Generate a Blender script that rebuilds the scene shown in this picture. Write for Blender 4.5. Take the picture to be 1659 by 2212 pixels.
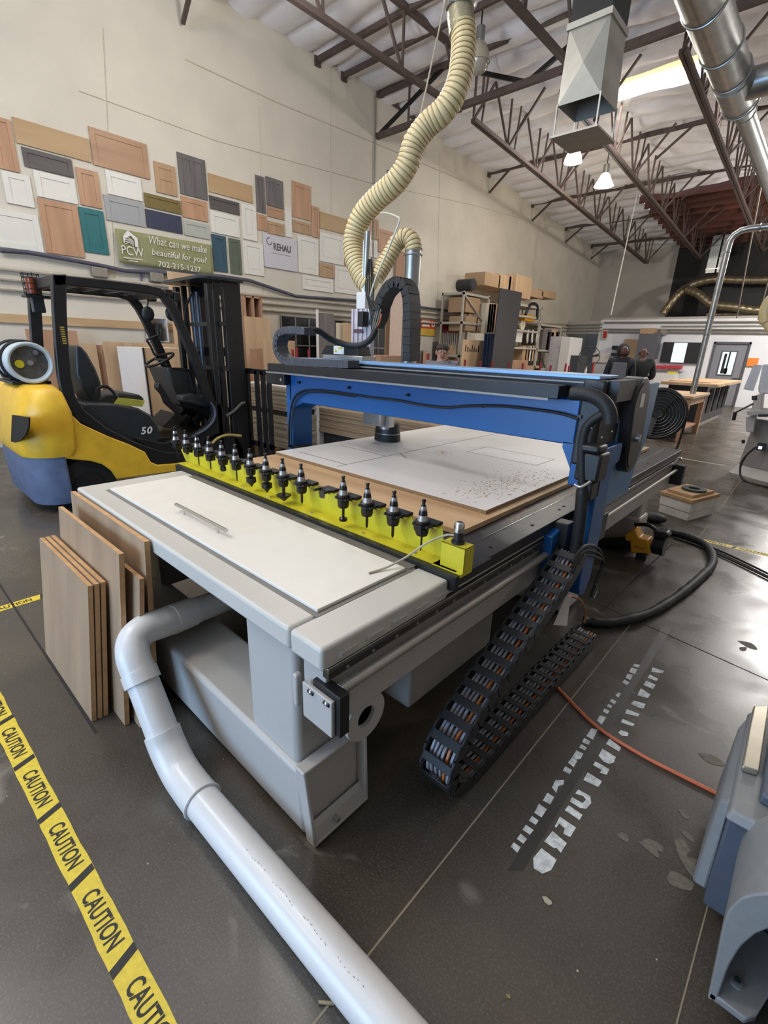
import bpy, bmesh, math, random
from mathutils import Vector, Matrix
random.seed(7)
for o in list(bpy.data.objects): bpy.data.objects.remove(o)
scn = bpy.context.scene
COL = scn.collection
PI = math.pi
# ------------------------------------------------------------------ camera
RC = [[0.734217, 0.678193, 0.031295], [0.245601, -0.222351, -0.943525], [-0.632934, 0.700439, -0.329819]]
FPX = 1011.741
CAM = Vector((0.0, 0.0, 1.6))
cd = bpy.data.cameras.new('camera'); cam = bpy.data.objects.new('camera', cd); COL.objects.link(cam)
cd.sensor_fit = 'VERTICAL'; cd.sensor_height = 36.0; cd.lens = 36.0*FPX/2212.0
cd.clip_start = 0.02; cd.clip_end = 200
cx_, cy_, cz_ = Vector(RC[0]), -Vector(RC[1]), -Vector(RC[2])
cam.matrix_world = Matrix(((cx_[0], cy_[0], cz_[0], CAM[0]), (cx_[1], cy_[1], cz_[1], CAM[1]), (cx_[2], cy_[2], cz_[2], CAM[2]), (0, 0, 0, 1)))
scn.camera = cam
# survey helper: a sight line of the photograph met with a real plane of the room gives a place in metres
def W(x, y, X=None, Y=None, Z=None):
    c = Vector((x-829.5, y-1106.0, FPX))
    d = Vector((RC[0][i]*c[0]+RC[1][i]*c[1]+RC[2][i]*c[2] for i in range(3)))
    if X is not None: t = (X-CAM[0])/d[0]
    elif Y is not None: t = (Y-CAM[1])/d[1]
    else: t = (Z-CAM[2])/d[2]
    return CAM+d*t
# ------------------------------------------------------------------ world, lights, exposure
wd = bpy.data.worlds.new('world'); scn.world = wd; wd.use_nodes = True
bg = wd.node_tree.nodes['Background']; bg.inputs[0].default_value = (0.62, 0.74, 1.0, 1); bg.inputs[1].default_value = 1.6
scn.view_settings.view_transform = 'Standard'; scn.view_settings.look = 'None'
scn.view_settings.exposure = 0.45; scn.view_settings.gamma = 1.0; scn.view_settings.use_curve_mapping = False
def area(name, loc, rot, sx, sy, power, col):
    l = bpy.data.lights.new(name, 'AREA'); l.shape = 'RECTANGLE'; l.size = sx; l.size_y = sy; l.energy = power; l.color = col
    o = bpy.data.objects.new(name, l); o.location = loc; o.rotation_euler = rot; COL.objects.link(o); return o
# daylight through the open roll-up door behind the camera, and through the roof lights
area('door_daylight', (-2.6, -5.7, 1.7), (PI/2, 0, 0), 4.6, 3.0, 250, (0.34, 0.62, 1.0))
area('skylight_and_fill', (-4.0, 12.0, 6.95), (0, 0, 0), 2.0, 0.65, 130, (0.97, 0.97, 1.0))
area('skylight_and_fill', (-4.2, 2.2, 7.0), (0, 0, 0), 2.4, 1.3, 190, (1.0, 0.975, 0.93))
area('skylight_and_fill', (-4.2, -3.0, 7.0), (0, 0, 0), 2.4, 1.3, 250, (1.0, 0.975, 0.93))
area('skylight_and_fill', (3.5, 3.0, 7.0), (0, 0, 0), 2.4, 1.3, 50, (1.0, 0.975, 0.93))
area('skylight_and_fill', (3.0, 12.0, 6.8), (0, 0, 0), 2.4, 1.3, 70, (1.0, 0.97, 0.93))
area('skylight_and_fill', (0.9, 15.5, 6.35), (0, -0.25, 0), 1.6, 1.6, 520, (1.0, 0.97, 0.94))  # added fill beyond the view, brightens the rear floor and office wall
# added point lights outside the view, brightening walls, ceiling and the rear office
for lx, ly, le in ((-5.2, -1.2, 150), (-3.6, -4.0, 120), (-3.2, -.6, 110), (-5.6, 4.2, 130), (0.3, 17.8, 420), (1.5, 9.5, 45)):
    bl_ = bpy.data.lights.new('fill_point', 'POINT'); bl_.energy = le; bl_.color = (1.0, 0.965, 0.92); bl_.shadow_soft_size = .22
    bo_ = bpy.data.objects.new('fill_point', bl_); bo_.location = (lx, ly, 5.4 if ly < 9 else (5.2 if ly < 12 else 4.4)); COL.objects.link(bo_)
# ------------------------------------------------------------------ materials
MATS = {}
def srgb(h):
    h = h.lstrip('#'); c = [int(h[i:i+2], 16)/255 for i in (0, 2, 4)]
    return tuple(x/12.92 if x <= .04045 else ((x+.055)/1.055)**2.4 for x in c)
def M(name, col, rough=.6, metal=0., var=.08, scale=12., bump=0., stretch=(1, 1, 1), emit=0., col2=None, detail=4, trans=0., contrast=None):
    if name in MATS: return MATS[name]
    m = bpy.data.materials.new(name); m.use_nodes = True; nt = m.node_tree; n = nt.nodes; L = nt.links
    b = n['Principled BSDF']; c = srgb(col) if isinstance(col, str) else col
    b.inputs['Roughness'].default_value = rough; b.inputs['Metallic'].default_value = metal
    tc = n.new('ShaderNodeTexCoord'); mp = n.new('ShaderNodeMapping'); mp.inputs['Scale'].default_value = stretch
    L.new(tc.outputs['Object'], mp.inputs[0])
    nz = n.new('ShaderNodeTexNoise'); nz.inputs['Scale'].default_value = scale; nz.inputs['Detail'].default_value = detail
    L.new(mp.outputs[0], nz.inputs['Vector'])
    rp = n.new('ShaderNodeValToRGB')
    c2 = srgb(col2) if col2 else tuple(min(1, x*(1+var)) for x in c)
    c1 = c if col2 else tuple(x*(1-var) for x in c)
    lo, hi = contrast or (.3, .7)
    rp.color_ramp.elements[0].position = lo; rp.color_ramp.elements[1].position = hi
    rp.color_ramp.elements[0].color = (*c1, 1); rp.color_ramp.elements[1].color = (*c2, 1)
    L.new(nz.outputs['Fac'], rp.inputs[0]); L.new(rp.outputs[0], b.inputs['Base Color'])
    if bump:
        bp = n.new('ShaderNodeBump'); bp.inputs['Strength'].default_value = bump; bp.inputs['Distance'].default_value = .01
        L.new(nz.outputs['Fac'], bp.inputs['Height']); L.new(bp.outputs[0], b.inputs['Normal'])
    if emit:
        b.inputs['Emission Color'].default_value = (*c, 1); b.inputs['Emission Strength'].default_value = emit
    if trans: b.inputs['Transmission Weight'].default_value = trans
    MATS[name] = m; return m
def wood(name, c1, c2, rough=.55, axis='z', scale=7.):
    st = {'x': (.12, 1, 1), 'y': (1, .12, 1), 'z': (1, 1, .12)}[axis]
    return M(name, c1, rough, col2=c2, scale=scale, stretch=st, detail=6)
# ------------------------------------------------------------------ mesh builder
class MB:
    def __init__(s): s.v = []; s.f = []
    def add(s, vs, fs):
        b = len(s.v); s.v += [Vector(p) for p in vs]; s.f += [tuple(b+i for i in f) for f in fs]; return s
    def hexa(s, p):
        return s.add(p, [(0, 3, 2, 1), (4, 5, 6, 7), (0, 1, 5, 4), (1, 2, 6, 5), (2, 3, 7, 6), (3, 0, 4, 7)])
    def box(s, x0, x1, y0, y1, z0, z1):
        return s.hexa([(x0, y0, z0), (x1, y0, z0), (x1, y1, z0), (x0, y1, z0), (x0, y0, z1), (x1, y0, z1), (x1, y1, z1), (x0, y1, z1)])
    def bar(s, p0, p1, w, h=None, up=(0, 0, 1)):
        h = h or w; p0 = Vector(p0); p1 = Vector(p1); d = (p1-p0).normalized(); up = Vector(up)
        if abs(d.dot(up)) > .97: up = Vector((0, 1, 0))
        a = d.cross(up).normalized()*w/2; b = a.cross(d).normalized()*h/2
        return s.hexa([p0-a-b, p0+a-b, p0+a+b, p0-a+b, p1-a-b, p1+a-b, p1+a+b, p1-a+b])
    def prism(s, pts, vec):
        n = len(pts); vec = Vector(vec); P = [Vector(p) for p in pts]
        return s.add(P+[p+vec for p in P], [tuple(range(n))[::-1], tuple(range(n, 2*n))]+[(i, (i+1) % n, n+(i+1) % n, n+i) for i in range(n)])
    def loft(s, A, B):
        n = len(A)
        return s.add(list(A)+list(B), [tuple(range(n))[::-1], tuple(range(n, 2*n))]+[(i, (i+1) % n, n+(i+1) % n, n+i) for i in range(n)])
    def quad(s, pts): return s.add(pts, [tuple(range(len(pts)))])
    def tube(s, pts, r, seg=10, caps=True, flat=None):
        P = [Vector(p) for p in pts]; n = len(P); rr = r if isinstance(r, (list, tuple)) else [r]*n
        T = []
        for i in range(n):
            d = (P[min(i+1, n-1)]-P[max(i-1, 0)])
            T.append(d.normalized() if d.length > 1e-9 else Vector((0, 0, 1)))
        u = T[0].orthogonal().normalized()
        if flat is not None: u = (Vector(flat)-T[0]*Vector(flat).dot(T[0])).normalized()
        vs = []
        for i in range(n):
            u = (u-T[i]*u.dot(T[i])).normalized(); w = T[i].cross(u)
            for k in range(seg):
                a = 2*PI*k/seg
                vs.append(P[i]+(u*math.cos(a)+w*math.sin(a))*rr[i])
        fs = [(i*seg+k, i*seg+(k+1) % seg, (i+1)*seg+(k+1) % seg, (i+1)*seg+k) for i in range(n-1) for k in range(seg)]
        if caps: fs += [tuple(range(seg))[::-1], tuple(range((n-1)*seg, n*seg))]
        return s.add(vs, fs)
    def cyl(s, p0, p1, r, r1=None, seg=20): return s.tube([p0, p1], [r, r if r1 is None else r1], seg)
    def lathe(s, prof, org, axis=(0, 0, 1), seg=20):
        org = Vector(org); ax = Vector(axis).normalized(); u = ax.orthogonal().normalized(); w = ax.cross(u)
        vs = []
        for r, h in prof:
            for k in range(seg):
                a = 2*PI*k/seg; vs.append(org+ax*h+(u*math.cos(a)+w*math.sin(a))*max(r, 1e-4))
        n = len(prof)
        fs = [(i*seg+k, i*seg+(k+1) % seg, (i+1)*seg+(k+1) % seg, (i+1)*seg+k) for i in range(n-1) for k in range(seg)]
        fs += [tuple(range(seg))[::-1], tuple(range((n-1)*seg, n*seg))]
        return s.add(vs, fs)
    def ball(s, c, r, seg=14, rings=9):
        rx, ry, rz = r if isinstance(r, (tuple, list)) else (r, r, r); c = Vector(c); vs = [c+Vector((0, 0, -rz))]
        for i in range(1, rings):
            t = PI*i/rings-PI/2
            for k in range(seg):
                a = 2*PI*k/seg; vs.append(c+Vector((rx*math.cos(t)*math.cos(a), ry*math.cos(t)*math.sin(a), rz*math.sin(t))))
        vs.append(c+Vector((0, 0, rz))); fs = []
        for k in range(seg):
            fs.append((0, 1+(k+1) % seg, 1+k)); fs.append((len(vs)-1, 1+(rings-2)*seg+k, 1+(rings-2)*seg+(k+1) % seg))
        for i in range(rings-2):
            for k in range(seg): fs.append((1+i*seg+k, 1+i*seg+(k+1) % seg, 1+(i+1)*seg+(k+1) % seg, 1+(i+1)*seg+k))
        return s.add(vs, fs)
    def torus(s, c, R, r, axis=(0, 0, 1), seg=28, sub=8, a0=0, a1=2*PI):
        c = Vector(c); ax = Vector(axis).normalized(); u = ax.orthogonal().normalized(); w = ax.cross(u)
        full = abs(a1-a0-2*PI) < 1e-6
        pts = [c+(u*math.cos(a0+(a1-a0)*i/seg)+w*math.sin(a0+(a1-a0)*i/seg))*R for i in range(seg+1)]
        return s.tube(pts, r, sub, caps=not full)
    def build(s, name, m, parent=None, bevel=0., seg=2, smooth=40, origin=None, subs=0):
        me = bpy.data.meshes.new(name)
        if origin is None:
            if parent is not None: origin = wloc(parent)
            else:
                xs = [p[0] for p in s.v]; ys = [p[1] for p in s.v]; zs = [p[2] for p in s.v]
                origin = Vector(((min(xs)+max(xs))/2, (min(ys)+max(ys))/2, min(zs)))
        origin = Vector(origin)
        me.from_pydata([tuple(p-origin) for p in s.v], [], s.f)
        bm = bmesh.new(); bm.from_mesh(me); bmesh.ops.recalc_face_normals(bm, faces=bm.faces)
        for f in bm.faces: f.smooth = smooth > 0
        bm.to_mesh(me); bm.free()
        if smooth: me.set_sharp_from_angle(angle=math.radians(smooth))
        me.materials.append(m)
        o = bpy.data.objects.new(name, me); COL.objects.link(o)
        if parent is not None: o.parent = parent
        else: o.location = origin
        WL[o.name] = origin
        if parent is not None: WL[o.name] = wloc(parent)
        if bevel:
            b = o.modifiers.new('edge', 'BEVEL'); b.width = bevel; b.segments = seg; b.limit_method = 'ANGLE'; b.angle_limit = math.radians(35); b.use_clamp_overlap = True
        if subs:
            b = o.modifiers.new('sub', 'SUBSURF'); b.levels = subs; b.render_levels = subs
        return o
WL = {}
def wloc(o): return WL[o.name]
def thing(name, label, cat, loc=(0, 0, 0), group=None):
    o = bpy.data.objects.new(name, None); o.empty_display_size = .1; COL.objects.link(o); o.location = loc; WL[o.name] = Vector(loc)
    o['label'] = label; o['category'] = cat
    if group: o['group'] = group
    return o
def tag(o, label, cat, group=None, kind=None):
    o['label'] = label; o['category'] = cat
    if group: o['group'] = group
    if kind: o['kind'] = kind
    return o
def struct(o): o['kind'] = 'structure'; return o
def lab(o, s): o['label'] = s; return o
def dup(o, loc, label=None, parent=None):
    c = o.copy(); COL.objects.link(c); c.location = loc; WL[c.name] = Vector(loc)
    if label: c['label'] = label
    for ch in o.children:
        d = ch.copy(); COL.objects.link(d); d.parent = c; WL[d.name] = Vector(loc)
        for g in ch.children:
            e = g.copy(); COL.objects.link(e); e.parent = d
    return c
def text(s, org, u, v, w, h, m, parent, name='lettering', off=.0006, thick=.0, bold=0., shear=0.):
    cu = bpy.data.curves.new(name, 'FONT'); cu.body = s; cu.offset = bold; cu.shear = shear; cu.resolution_u = 3
    to = bpy.data.objects.new(name, cu); COL.objects.link(to); bpy.context.view_layer.update()
    me = bpy.data.meshes.new_from_object(to.evaluated_get(bpy.context.evaluated_depsgraph_get()))
    bpy.data.objects.remove(to)
    xs = [p.co.x for p in me.vertices]; ys = [p.co.y for p in me.vertices]
    if not xs: return None
    x0, x1, y0, y1 = min(xs), max(xs), min(ys), max(ys)
    u = Vector(u).normalized(); v = Vector(v); v = (v-u*v.dot(u)).normalized(); n = u.cross(v); base = wloc(parent) if parent else Vector((0, 0, 0))
    h = h or w*(y1-y0)/(x1-x0)
    for p in me.vertices:
        q = Vector(org)+u*((p.co.x-x0)/(x1-x0)*w)+v*((p.co.y-y0)/(y1-y0)*h)+n*off; p.co = q-base
    me.name = name; me.materials.clear(); me.materials.append(m)
    o = bpy.data.objects.new(name, me); COL.objects.link(o)
    if parent: o.parent = parent
    WL[o.name] = base
    return o
def smoothpath(P, n=8):
    P = [Vector(p) for p in P]; out = []
    for i in range(len(P)-1):
        a = P[max(i-1, 0)]; b = P[i]; c = P[i+1]; d = P[min(i+2, len(P)-1)]
        for k in range(n):
            t = k/n; out.append(.5*((2*b)+(c-a)*t+(2*a-5*b+4*c-d)*t*t+(3*b-a-3*c+d)*t**3))
    return out+[P[-1]]
# ------------------------------------------------------------------ setting
def zroof(y): return 7.05 if y < 8.85 else 7.05-(y-8.85)/15.0
m_wall = M('painted_concrete', '#cec6b6', .85, var=.05, scale=1.6, bump=.25, detail=8)
m_wall2 = M('painted_concrete_back', '#b0a99f', .85, var=.05, scale=1.6, bump=.2, detail=8)
m_office = M('office_wall_paint', '#e6e6e8', .7, var=.03, scale=3)
m_dark = M('dark_back_wall', '#34312f', .9, var=.2, scale=2)
m_insul = M('insulation_vinyl', '#efecee', .45, var=.04, scale=5, bump=.35, detail=6)
m_steel = M('joist_steel', '#5a4c47', .6, .2, var=.15, scale=9)
m_black = M('black_steel', '#191817', .5, .2, var=.2, scale=14)
m_seam = M('seam', '#2b2724', .9)
m_seaml = M('seam_light', '#6a6258', .8)
m_wallseam = M('wall_seam', '#bfb5a1', .9, var=.15, scale=30)
m_woodbrown = wood('deck_wood', '#4a2a20', '#6b3e2e', .7, 'x', 6)
m_white = M('white_paint', '#dedbd5', .5, var=.02)
m_zinc = M('galvanised', '#a6a7a4', .33, .85, var=.14, scale=9, detail=8)
m_chrome = M('chrome', '#c9c9c9', .16, 1.0, var=.03)
m_conduit = M('conduit', '#8f887c', .5, .3, var=.1)
m_yellow = M('tape_yellow', '#d9bf38', .55, var=.12, scale=60, detail=8)
m_ink = M('ink_black', '#1d1b18', .6)
# polished concrete floor
def floor_mat():
    m = bpy.data.materials.new('polished_concrete'); m.use_nodes = True; nt = m.node_tree; n = nt.nodes; L = nt.links; b = n['Principled BSDF']
    tc = n.new('ShaderNodeTexCoord')
    def noise(sc, det, dist=0):
        z = n.new('ShaderNodeTexNoise'); z.inputs['Scale'].default_value = sc; z.inputs['Detail'].default_value = det; z.inputs['Distortion'].default_value = dist
        L.new(tc.outputs['Object'], z.inputs['Vector']); return z
    def ramp(src, p0, c0, p1, c1):
        r = n.new('ShaderNodeValToRGB'); r.color_ramp.elements[0].position = p0; r.color_ramp.elements[1].position = p1
        r.color_ramp.elements[0].color = (*c0, 1); r.color_ramp.elements[1].color = (*c1, 1); L.new(src, r.inputs[0]); return r
    def mix(f, a, c):
        x = n.new('ShaderNodeMixRGB'); L.new(f, x.inputs[0]); L.new(a, x.inputs[1])
        if isinstance(c, tuple): x.inputs[2].default_value = (*c, 1)
        else: L.new(c, x.inputs[2])
        return x.outputs[0]
    base = ramp(noise(.9, 7, .6).outputs['Fac'], .3, srgb('#3c362f'), .7, srgb('#524b41')).outputs[0]
    fine = ramp(noise(160, 6).outputs['Fac'], .5, (0, 0, 0), 1.0, (.6, .6, .6)).outputs[0]
    base = mix(fine, base, srgb('#8b8478'))
    # pale worn patches and small paint drips
    st = ramp(noise(2.3, 9, 1.2).outputs['Fac'], .66, (0, 0, 0), .72, (.6, .6, .6)).outputs[0]
    base = mix(st, base, srgb('#8d887f'))
    v = n.new('ShaderNodeTexVoronoi'); v.inputs['Scale'].default_value = 9; L.new(tc.outputs['Object'], v.inputs['Vector'])
    dots = ramp(v.outputs['Distance'], .018, (1, 1, 1), .03, (0, 0, 0)).outputs[0]
    base = mix(dots, base, srgb('#bdb6a6'))
    L.new(base, b.inputs['Base Color'])
    rr = ramp(noise(3, 6, .5).outputs['Fac'], .3, (.20, .20, .20), .75, (.42, .42, .42)); L.new(rr.outputs[0], b.inputs['Roughness'])
    bp = n.new('ShaderNodeBump'); bp.inputs['Strength'].default_value = .05; bp.inputs['Distance'].default_value = .01
    L.new(noise(5, 4).outputs['Fac'], bp.inputs['Height']); L.new(bp.outputs[0], b.inputs['Normal'])
    return m
struct(MB().box(-9.3, 7.3, -6.3, 24.3, -.2, 0).build('floor', floor_mat(), smooth=0))
struct(MB().box(-9.25, -9, -6, 24.2, 0, 7.2).build('wall_left', m_wall, smooth=0))
struct(MB().box(-9, -5.9, 24, 24.25, 0, 7.2).build('wall_back', m_wall2, smooth=0))
struct(MB().box(-5.9, 7, 24, 24.25, 0, 7.2).build('wall_back_dark', m_dark, smooth=0))
struct(MB().box(7, 7.25, -6, 24.2, 0, 7.2).build('wall_right', m_wall2, smooth=0))
w = MB(); w.box(-9, -5.1, -6.25, -6, 0, 7.2); w.box(-.1, 7, -6.25, -6, 0, 7.2); w.box(-5.1, -.1, -6.25, -6, 3.9, 7.2)
struct(w.build('wall_front', m_wall, smooth=0))
# quilted insulation ceiling with bulges between the purlins; opening for the roof light
def ceil_mesh(x0, x1, y0, y1, nx, ny):
    vs = []; fs = []
    for j in range(ny+1):
        y = y0+(y1-y0)*j/ny
        for i in range(nx+1):
            x = x0+(x1-x0)*i/nx
            ph = ((y+.12*math.sin(x*.9)) % .61)/.61
            b = .11*math.sin(PI*ph)**.55*(1+.35*math.sin(x*2.1+int(y/.61)*1.7)+.2*math.sin(x*5.3+int(y/.61)*2.9))
            vs.append((x, y, zroof(y)-b))
    for j in range(ny):
        for i in range(nx):
            a = j*(nx+1)+i; fs.append((a, a+1, a+nx+2, a+nx+1))
    return vs, fs
def ceiling(name, x0, x1, y0, y1, m=m_insul):
    vs, fs = ceil_mesh(x0, x1, y0, y1, max(2, int((x1-x0)/.25)), max(2, int((y1-y0)/.068)))
    o = struct(MB().add(vs, fs).build(name, m, smooth=180)); return o
SK = [(-5.0, -3.05, 11.66, 12.34)]
ceiling('ceiling', -9, 7, -6, 11.66)
ceiling('ceiling_skylight_left', -9, -5.0, 11.66, 12.34); ceiling('ceiling_skylight_right', -3.05, 7, 11.66, 12.34)
ceiling('ceiling_rear', -9, 7, 12.34, 17.9); ceiling('ceiling_rear_left', -9, -5.85, 17.9, 24)
struct(MB().box(-9.2, 7.2, -6.2, 11.6, 7.25, 7.35).build('ceiling_deck', m_seaml, smooth=0))
# roof light shaft: timber kerb, white frame, glowing panel
m_glow = M('skylight_panel', '#fff6e0', .5, emit=2.5)
m_kerb = wood('kerb_plywood', '#c0965a', '#dab67c', .6, 'x', 4)
sh = MB(); zt_ = 7.45
sh.box(-5.0, -3.05, 12.34, 12.38, 6.83, zt_); sh.box(-5.0, -3.05, 11.62, 11.66, 6.83, zt_); sh.box(-5.04, -5.0, 11.62, 12.38, 6.83, zt_); sh.box(-3.05, -3.01, 11.62, 12.38, 6.83, zt_)
struct(sh.build('window_1', m_kerb, smooth=0))
struct(MB().box(-5.0, -3.05, 11.66, 12.34, zt_, zt_+.03).build('window_2', m_glow, smooth=0))
fr = MB(); fr.box(-5.0, -3.05, 12.30, 12.335, 7.25, 7.3)
for i in range(4): fr.box(-4.6+i*.45, -4.56+i*.45, 12.3, 12.335, 7.15, 7.45)
struct(fr.build('trim_1', m_white, smooth=0))
struct(MB().box(-5.0, -3.05, 12.28, 12.36, 6.80, 6.92).build('trim_2', M('lit_vinyl_edge', '#ffffff', .5, emit=1.6), smooth=0))  # vinyl edge given emission, so daylight on it is put in
# bare timber roof deck towards the back, with its joists
dk = MB(); dk.hexa([(-5.85, 17.9, 6.42), (7, 17.9, 6.42), (7, 24, 6.02), (-5.85, 24, 6.02), (-5.85, 17.9, 6.6), (7, 17.9, 6.6), (7, 24, 6.2), (-5.85, 24, 6.2)])
for i in range(11):
    y = 18.0+i*.58; z = zroof(y)-.02; dk.box(-5.85, 7, y, y+.09, z-.24, z)
struct(dk.build('ceiling_timber', m_woodbrown, smooth=0))
# steel: joists across the hall, girder, long trusses
def xtruss(y, zt, depth, x0=-9, x1=7, s=.07, w=.09, pan=1.85, label=None):
    t = thing('roof_girder', label, 'girder', (x0, y, zt-depth))
    MB().bar((x0, y, zt), (x1, y, zt), w, w*1.2).build('top_chord', m_steel, t)
    MB().bar((x0, y, zt-depth), (x1, y, zt-depth), w, w*1.2).build('bottom_chord', m_steel, t)
    n = int((x1-x0)/pan)
    for i in range(n):
        xa = x0+i*pan; a, b = ((xa, y, zt), (xa+pan, y, zt-depth)) if i % 2 else ((xa, y, zt-depth), (xa+pan, y, zt))
        MB().bar(a, b, s*.8, s).build('diagonal', m_black, t)
        MB().bar((xa+pan*.5, y, zt), (xa+pan*.5, y, zt-depth), s*.5).build('upright', m_steel, t)
    return t
xtruss(9.3, 6.93, .77, label='deep brown steel girder with black crossed diagonals spanning to left wall')
names = {7.55: 'steel roof joist over the forklift, nearest of the six', 8.25: 'thin steel roof joist second nearest, just before the deep girder', 14.1: 'steel roof joist just behind the roof light',
         17.0: 'steel roof joist behind the two lit lamps', 19.9: 'steel roof joist at the timber deck front, above the shelving', 22.7: 'farthest steel roof joist near the back wall'}
for y, nm in names.items():
    t = thing('roof_joist', nm, 'joist', (-9, y, zroof(y)-.1))
    zz = zroof(y)-(.14 if y < 9 else .1)
    MB().bar((-9, y, zz), (7, y, zz), .085 if y < 8 else .07, .09).build('tube', m_steel, t, bevel=.008)
    MB().box(-9.0, -8.96, y-.07, y+.07, zz-.1, zz+.06).build('wall_plate', m_steel, t)
    if y > 9:
        MB().bar((-8.98, y+.1, zz-.47), (-8.3, y, zz-.02), .045, .05).build('kicker', m_steel, t)
        MB().bar((-4.4, y, zz-.55), (-3.7, y, zz-.02), .04, .045).build('kicker', m_steel, t)
for X, nm in [(-6.6, 'long roof truss nearest the left wall, running to the back'), (-4.76, 'long roof truss in the middle passing behind the square air diffuser'), (-2.88, 'long roof truss beside the round duct on the right'), (-1.0, 'long roof truss farthest right')]:
    t = thing('roof_truss', nm, 'truss', (X, 9.5, 5.9), group=None)
    y0, y1 = (9.6 if X > -6 else 9.6), 22.4
    off = 1.0
    m1 = MB(); m1.bar((X-.035, y0, zroof(y0)-off), (X-.035, y1, zroof(y1)-off), .05, .07); m1.bar((X+.035, y0, zroof(y0)-off), (X+.035, y1, zroof(y1)-off), .05, .07); m1.build('bottom_chord', m_steel, t)
    n = int((y1-y0)/1.42)
    for i in range(n+1):
        y = y0+i*1.42
        MB().bar((X, y, zroof(y)-off), (X, y, zroof(y)-.1), .035, .035).build('upright', m_steel, t)
        MB().bar((X, y+.3, zroof(y)-off-.015), (X, y+.42, zroof(y)-.1), .03, .03).build('thin_web', m_steel, t)
        if y+.75 < y1:
            MB().bar((X, y, zroof(y)-off), (X, y+.71, zroof(y+.71)-.1), .035, .04).build('web', m_steel, t)
        if y-.75 > y0:
            MB().bar((X, y, zroof(y)-off), (X, y-.71, zroof(y-.71)-.1), .035, .04).build('web', m_steel, t)
    # side braces up from the bottom chord
        if i % 2: MB().bar((X, y, zroof(y)-off), (X+.75, y, zroof(y)-.1), .04, .04).build('side_brace', m_steel, t)
# near bay truss over the forklift (flat part of the roof)
for X, nm in [(-6.65, 'near roof truss above the sample doors, in the front bay'), (-4.4, 'near roof truss right of the yellow hose top, in the front bay')]:
    t = thing('roof_truss', nm, 'truss', (X, 2, 6.0))
    MB().bar((X, -5, 6.05), (X, 9.2, 6.05), .09, .08).build('bottom_chord', m_steel, t)
    MB().bar((X, -5, 6.9), (X, 9.2, 6.9), .09, .08).build('top_chord', m_steel, t)
    for i in range(5):
        y = 2.2+i*1.75
        MB().bar((X, y, 6.05), (X, y, 6.9), .035).build('upright', m_steel, t)
        MB().bar((X, y, 6.05), (X, y-.6, 6.9), .04).build('web', m_steel, t)
t = thing('roof_brace', 'short steel brace hanging at the top left edge over the wall', 'brace', (-8.9, 4.3, 6.3))
MB().bar(W(395, 50, X=-8.9), W(412, -20, X=-8.4), .06, .05).build('angle_bar', m_steel, t)
t = thing('roof_brace', 'thin steel brace dropping from the deep girder end along the left wall', 'brace', (-8.9, 9.4, 6.3))
MB().bar(W(815, 200, X=-8.95), W(905, 262, X=-8.95), .06, .05).build('angle_bar', m_steel, t)
# wall joints, pipes and conduit on the left wall
def wallline(pts, name, m, r, X=-8.97, label=None, cat=None, st=False):
    P = [W(*p, X=X) for p in pts]; o = MB().tube(P, r, 8).build(name, m, smooth=60)
    return struct(o) if st else tag(o, label, cat)
wallline([(170, 196), (470, 305), (800, 395), (1010, 440), (1230, 500)], 'trim_3', m_wallseam, .008, X=-8.998, st=True)
wallline([(400, 128), (600, 222), (840, 322), (1000, 390)], 'trim_4', m_wallseam, .012, X=-8.998, st=True)
for i, (a, b) in enumerate([((222, 60), (250, 640)), ((560, 230), (568, 640)), ((712, 60), (716, 600)), ((950, 330), (944, 700))]):
    wallline([a, b], 'trim_%d' % (5+i), m_wallseam, .007, X=-8.999, st=True)
wallline([(811, 205), (805, 640)], 'vertical_conduit', m_conduit, .016, label='thin vertical conduit dropping down the left wall behind the hose', cat='conduit')
wallline([(0, 541), (60, 545), (210, 572), (270, 585), (480, 597), (540, 606), (640, 640), (780, 650), (900, 662), (1003, 676)], 'wall_cable', M('dark_cable', '#4b4a58', .6), .03, X=-8.93, label='dark sagging cable clipped along the left wall under the sample doors', cat='cable')
for k, nm in enumerate(['top of three parallel wall conduits under the dark cable', 'middle of three parallel wall conduits under the dark cable', 'lowest of three parallel wall conduits under the dark cable']):
    dz = -.13*k
    pts = [W(-20, 562, X=-8.95), W(540, 623, X=-8.95), W(1003, 684, X=-8.95), W(1145, 706, X=-8.95)]
    zz = [2.49, 2.53, 2.62, 2.68]
    P = [Vector((p[0], p[1], z+dz)) for p, z in zip(pts, zz)]+[Vector((-8.95, 21.3, 2.82+dz))]
    tag(MB().tube(P, .028, 8).build('wall_conduit', M('conduit_painted', '#b3aa99', .6)), nm, 'conduit', 'conduits along the left wall')
for q, nm in [((212, 589), 'small grey junction box on wall above forklift roof'), ((335, 600), 'small grey junction box on wall right of the banner drop wire'), ]:
    p = W(*q, X=-8.98); tag(MB().box(-9, -8.88, p[1]-.11, p[1]+.11, p[2]-.07, p[2]+.07).build('junction_box', m_conduit, bevel=.01), nm, 'junction box')
p = W(304, 583, X=-8.97); q = W(306, 612, X=-8.97); tag(MB().tube([p, q], .012, 6).build('drop_wire', M('blue_wire', '#4a4a80', .6)), 'blue wire dropping on wall below the banner', 'wire')
# timber rail and white board band on the lower left wall
tag(MB().box(-9, -8.96, 1.5, 4.1, 1.78, 1.9).build('wall_batten', wood('batten', '#a98b63', '#c2a47b', .7, 'y')), 'long tan timber batten fixed across the wall behind the forklift', 'batten')
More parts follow.
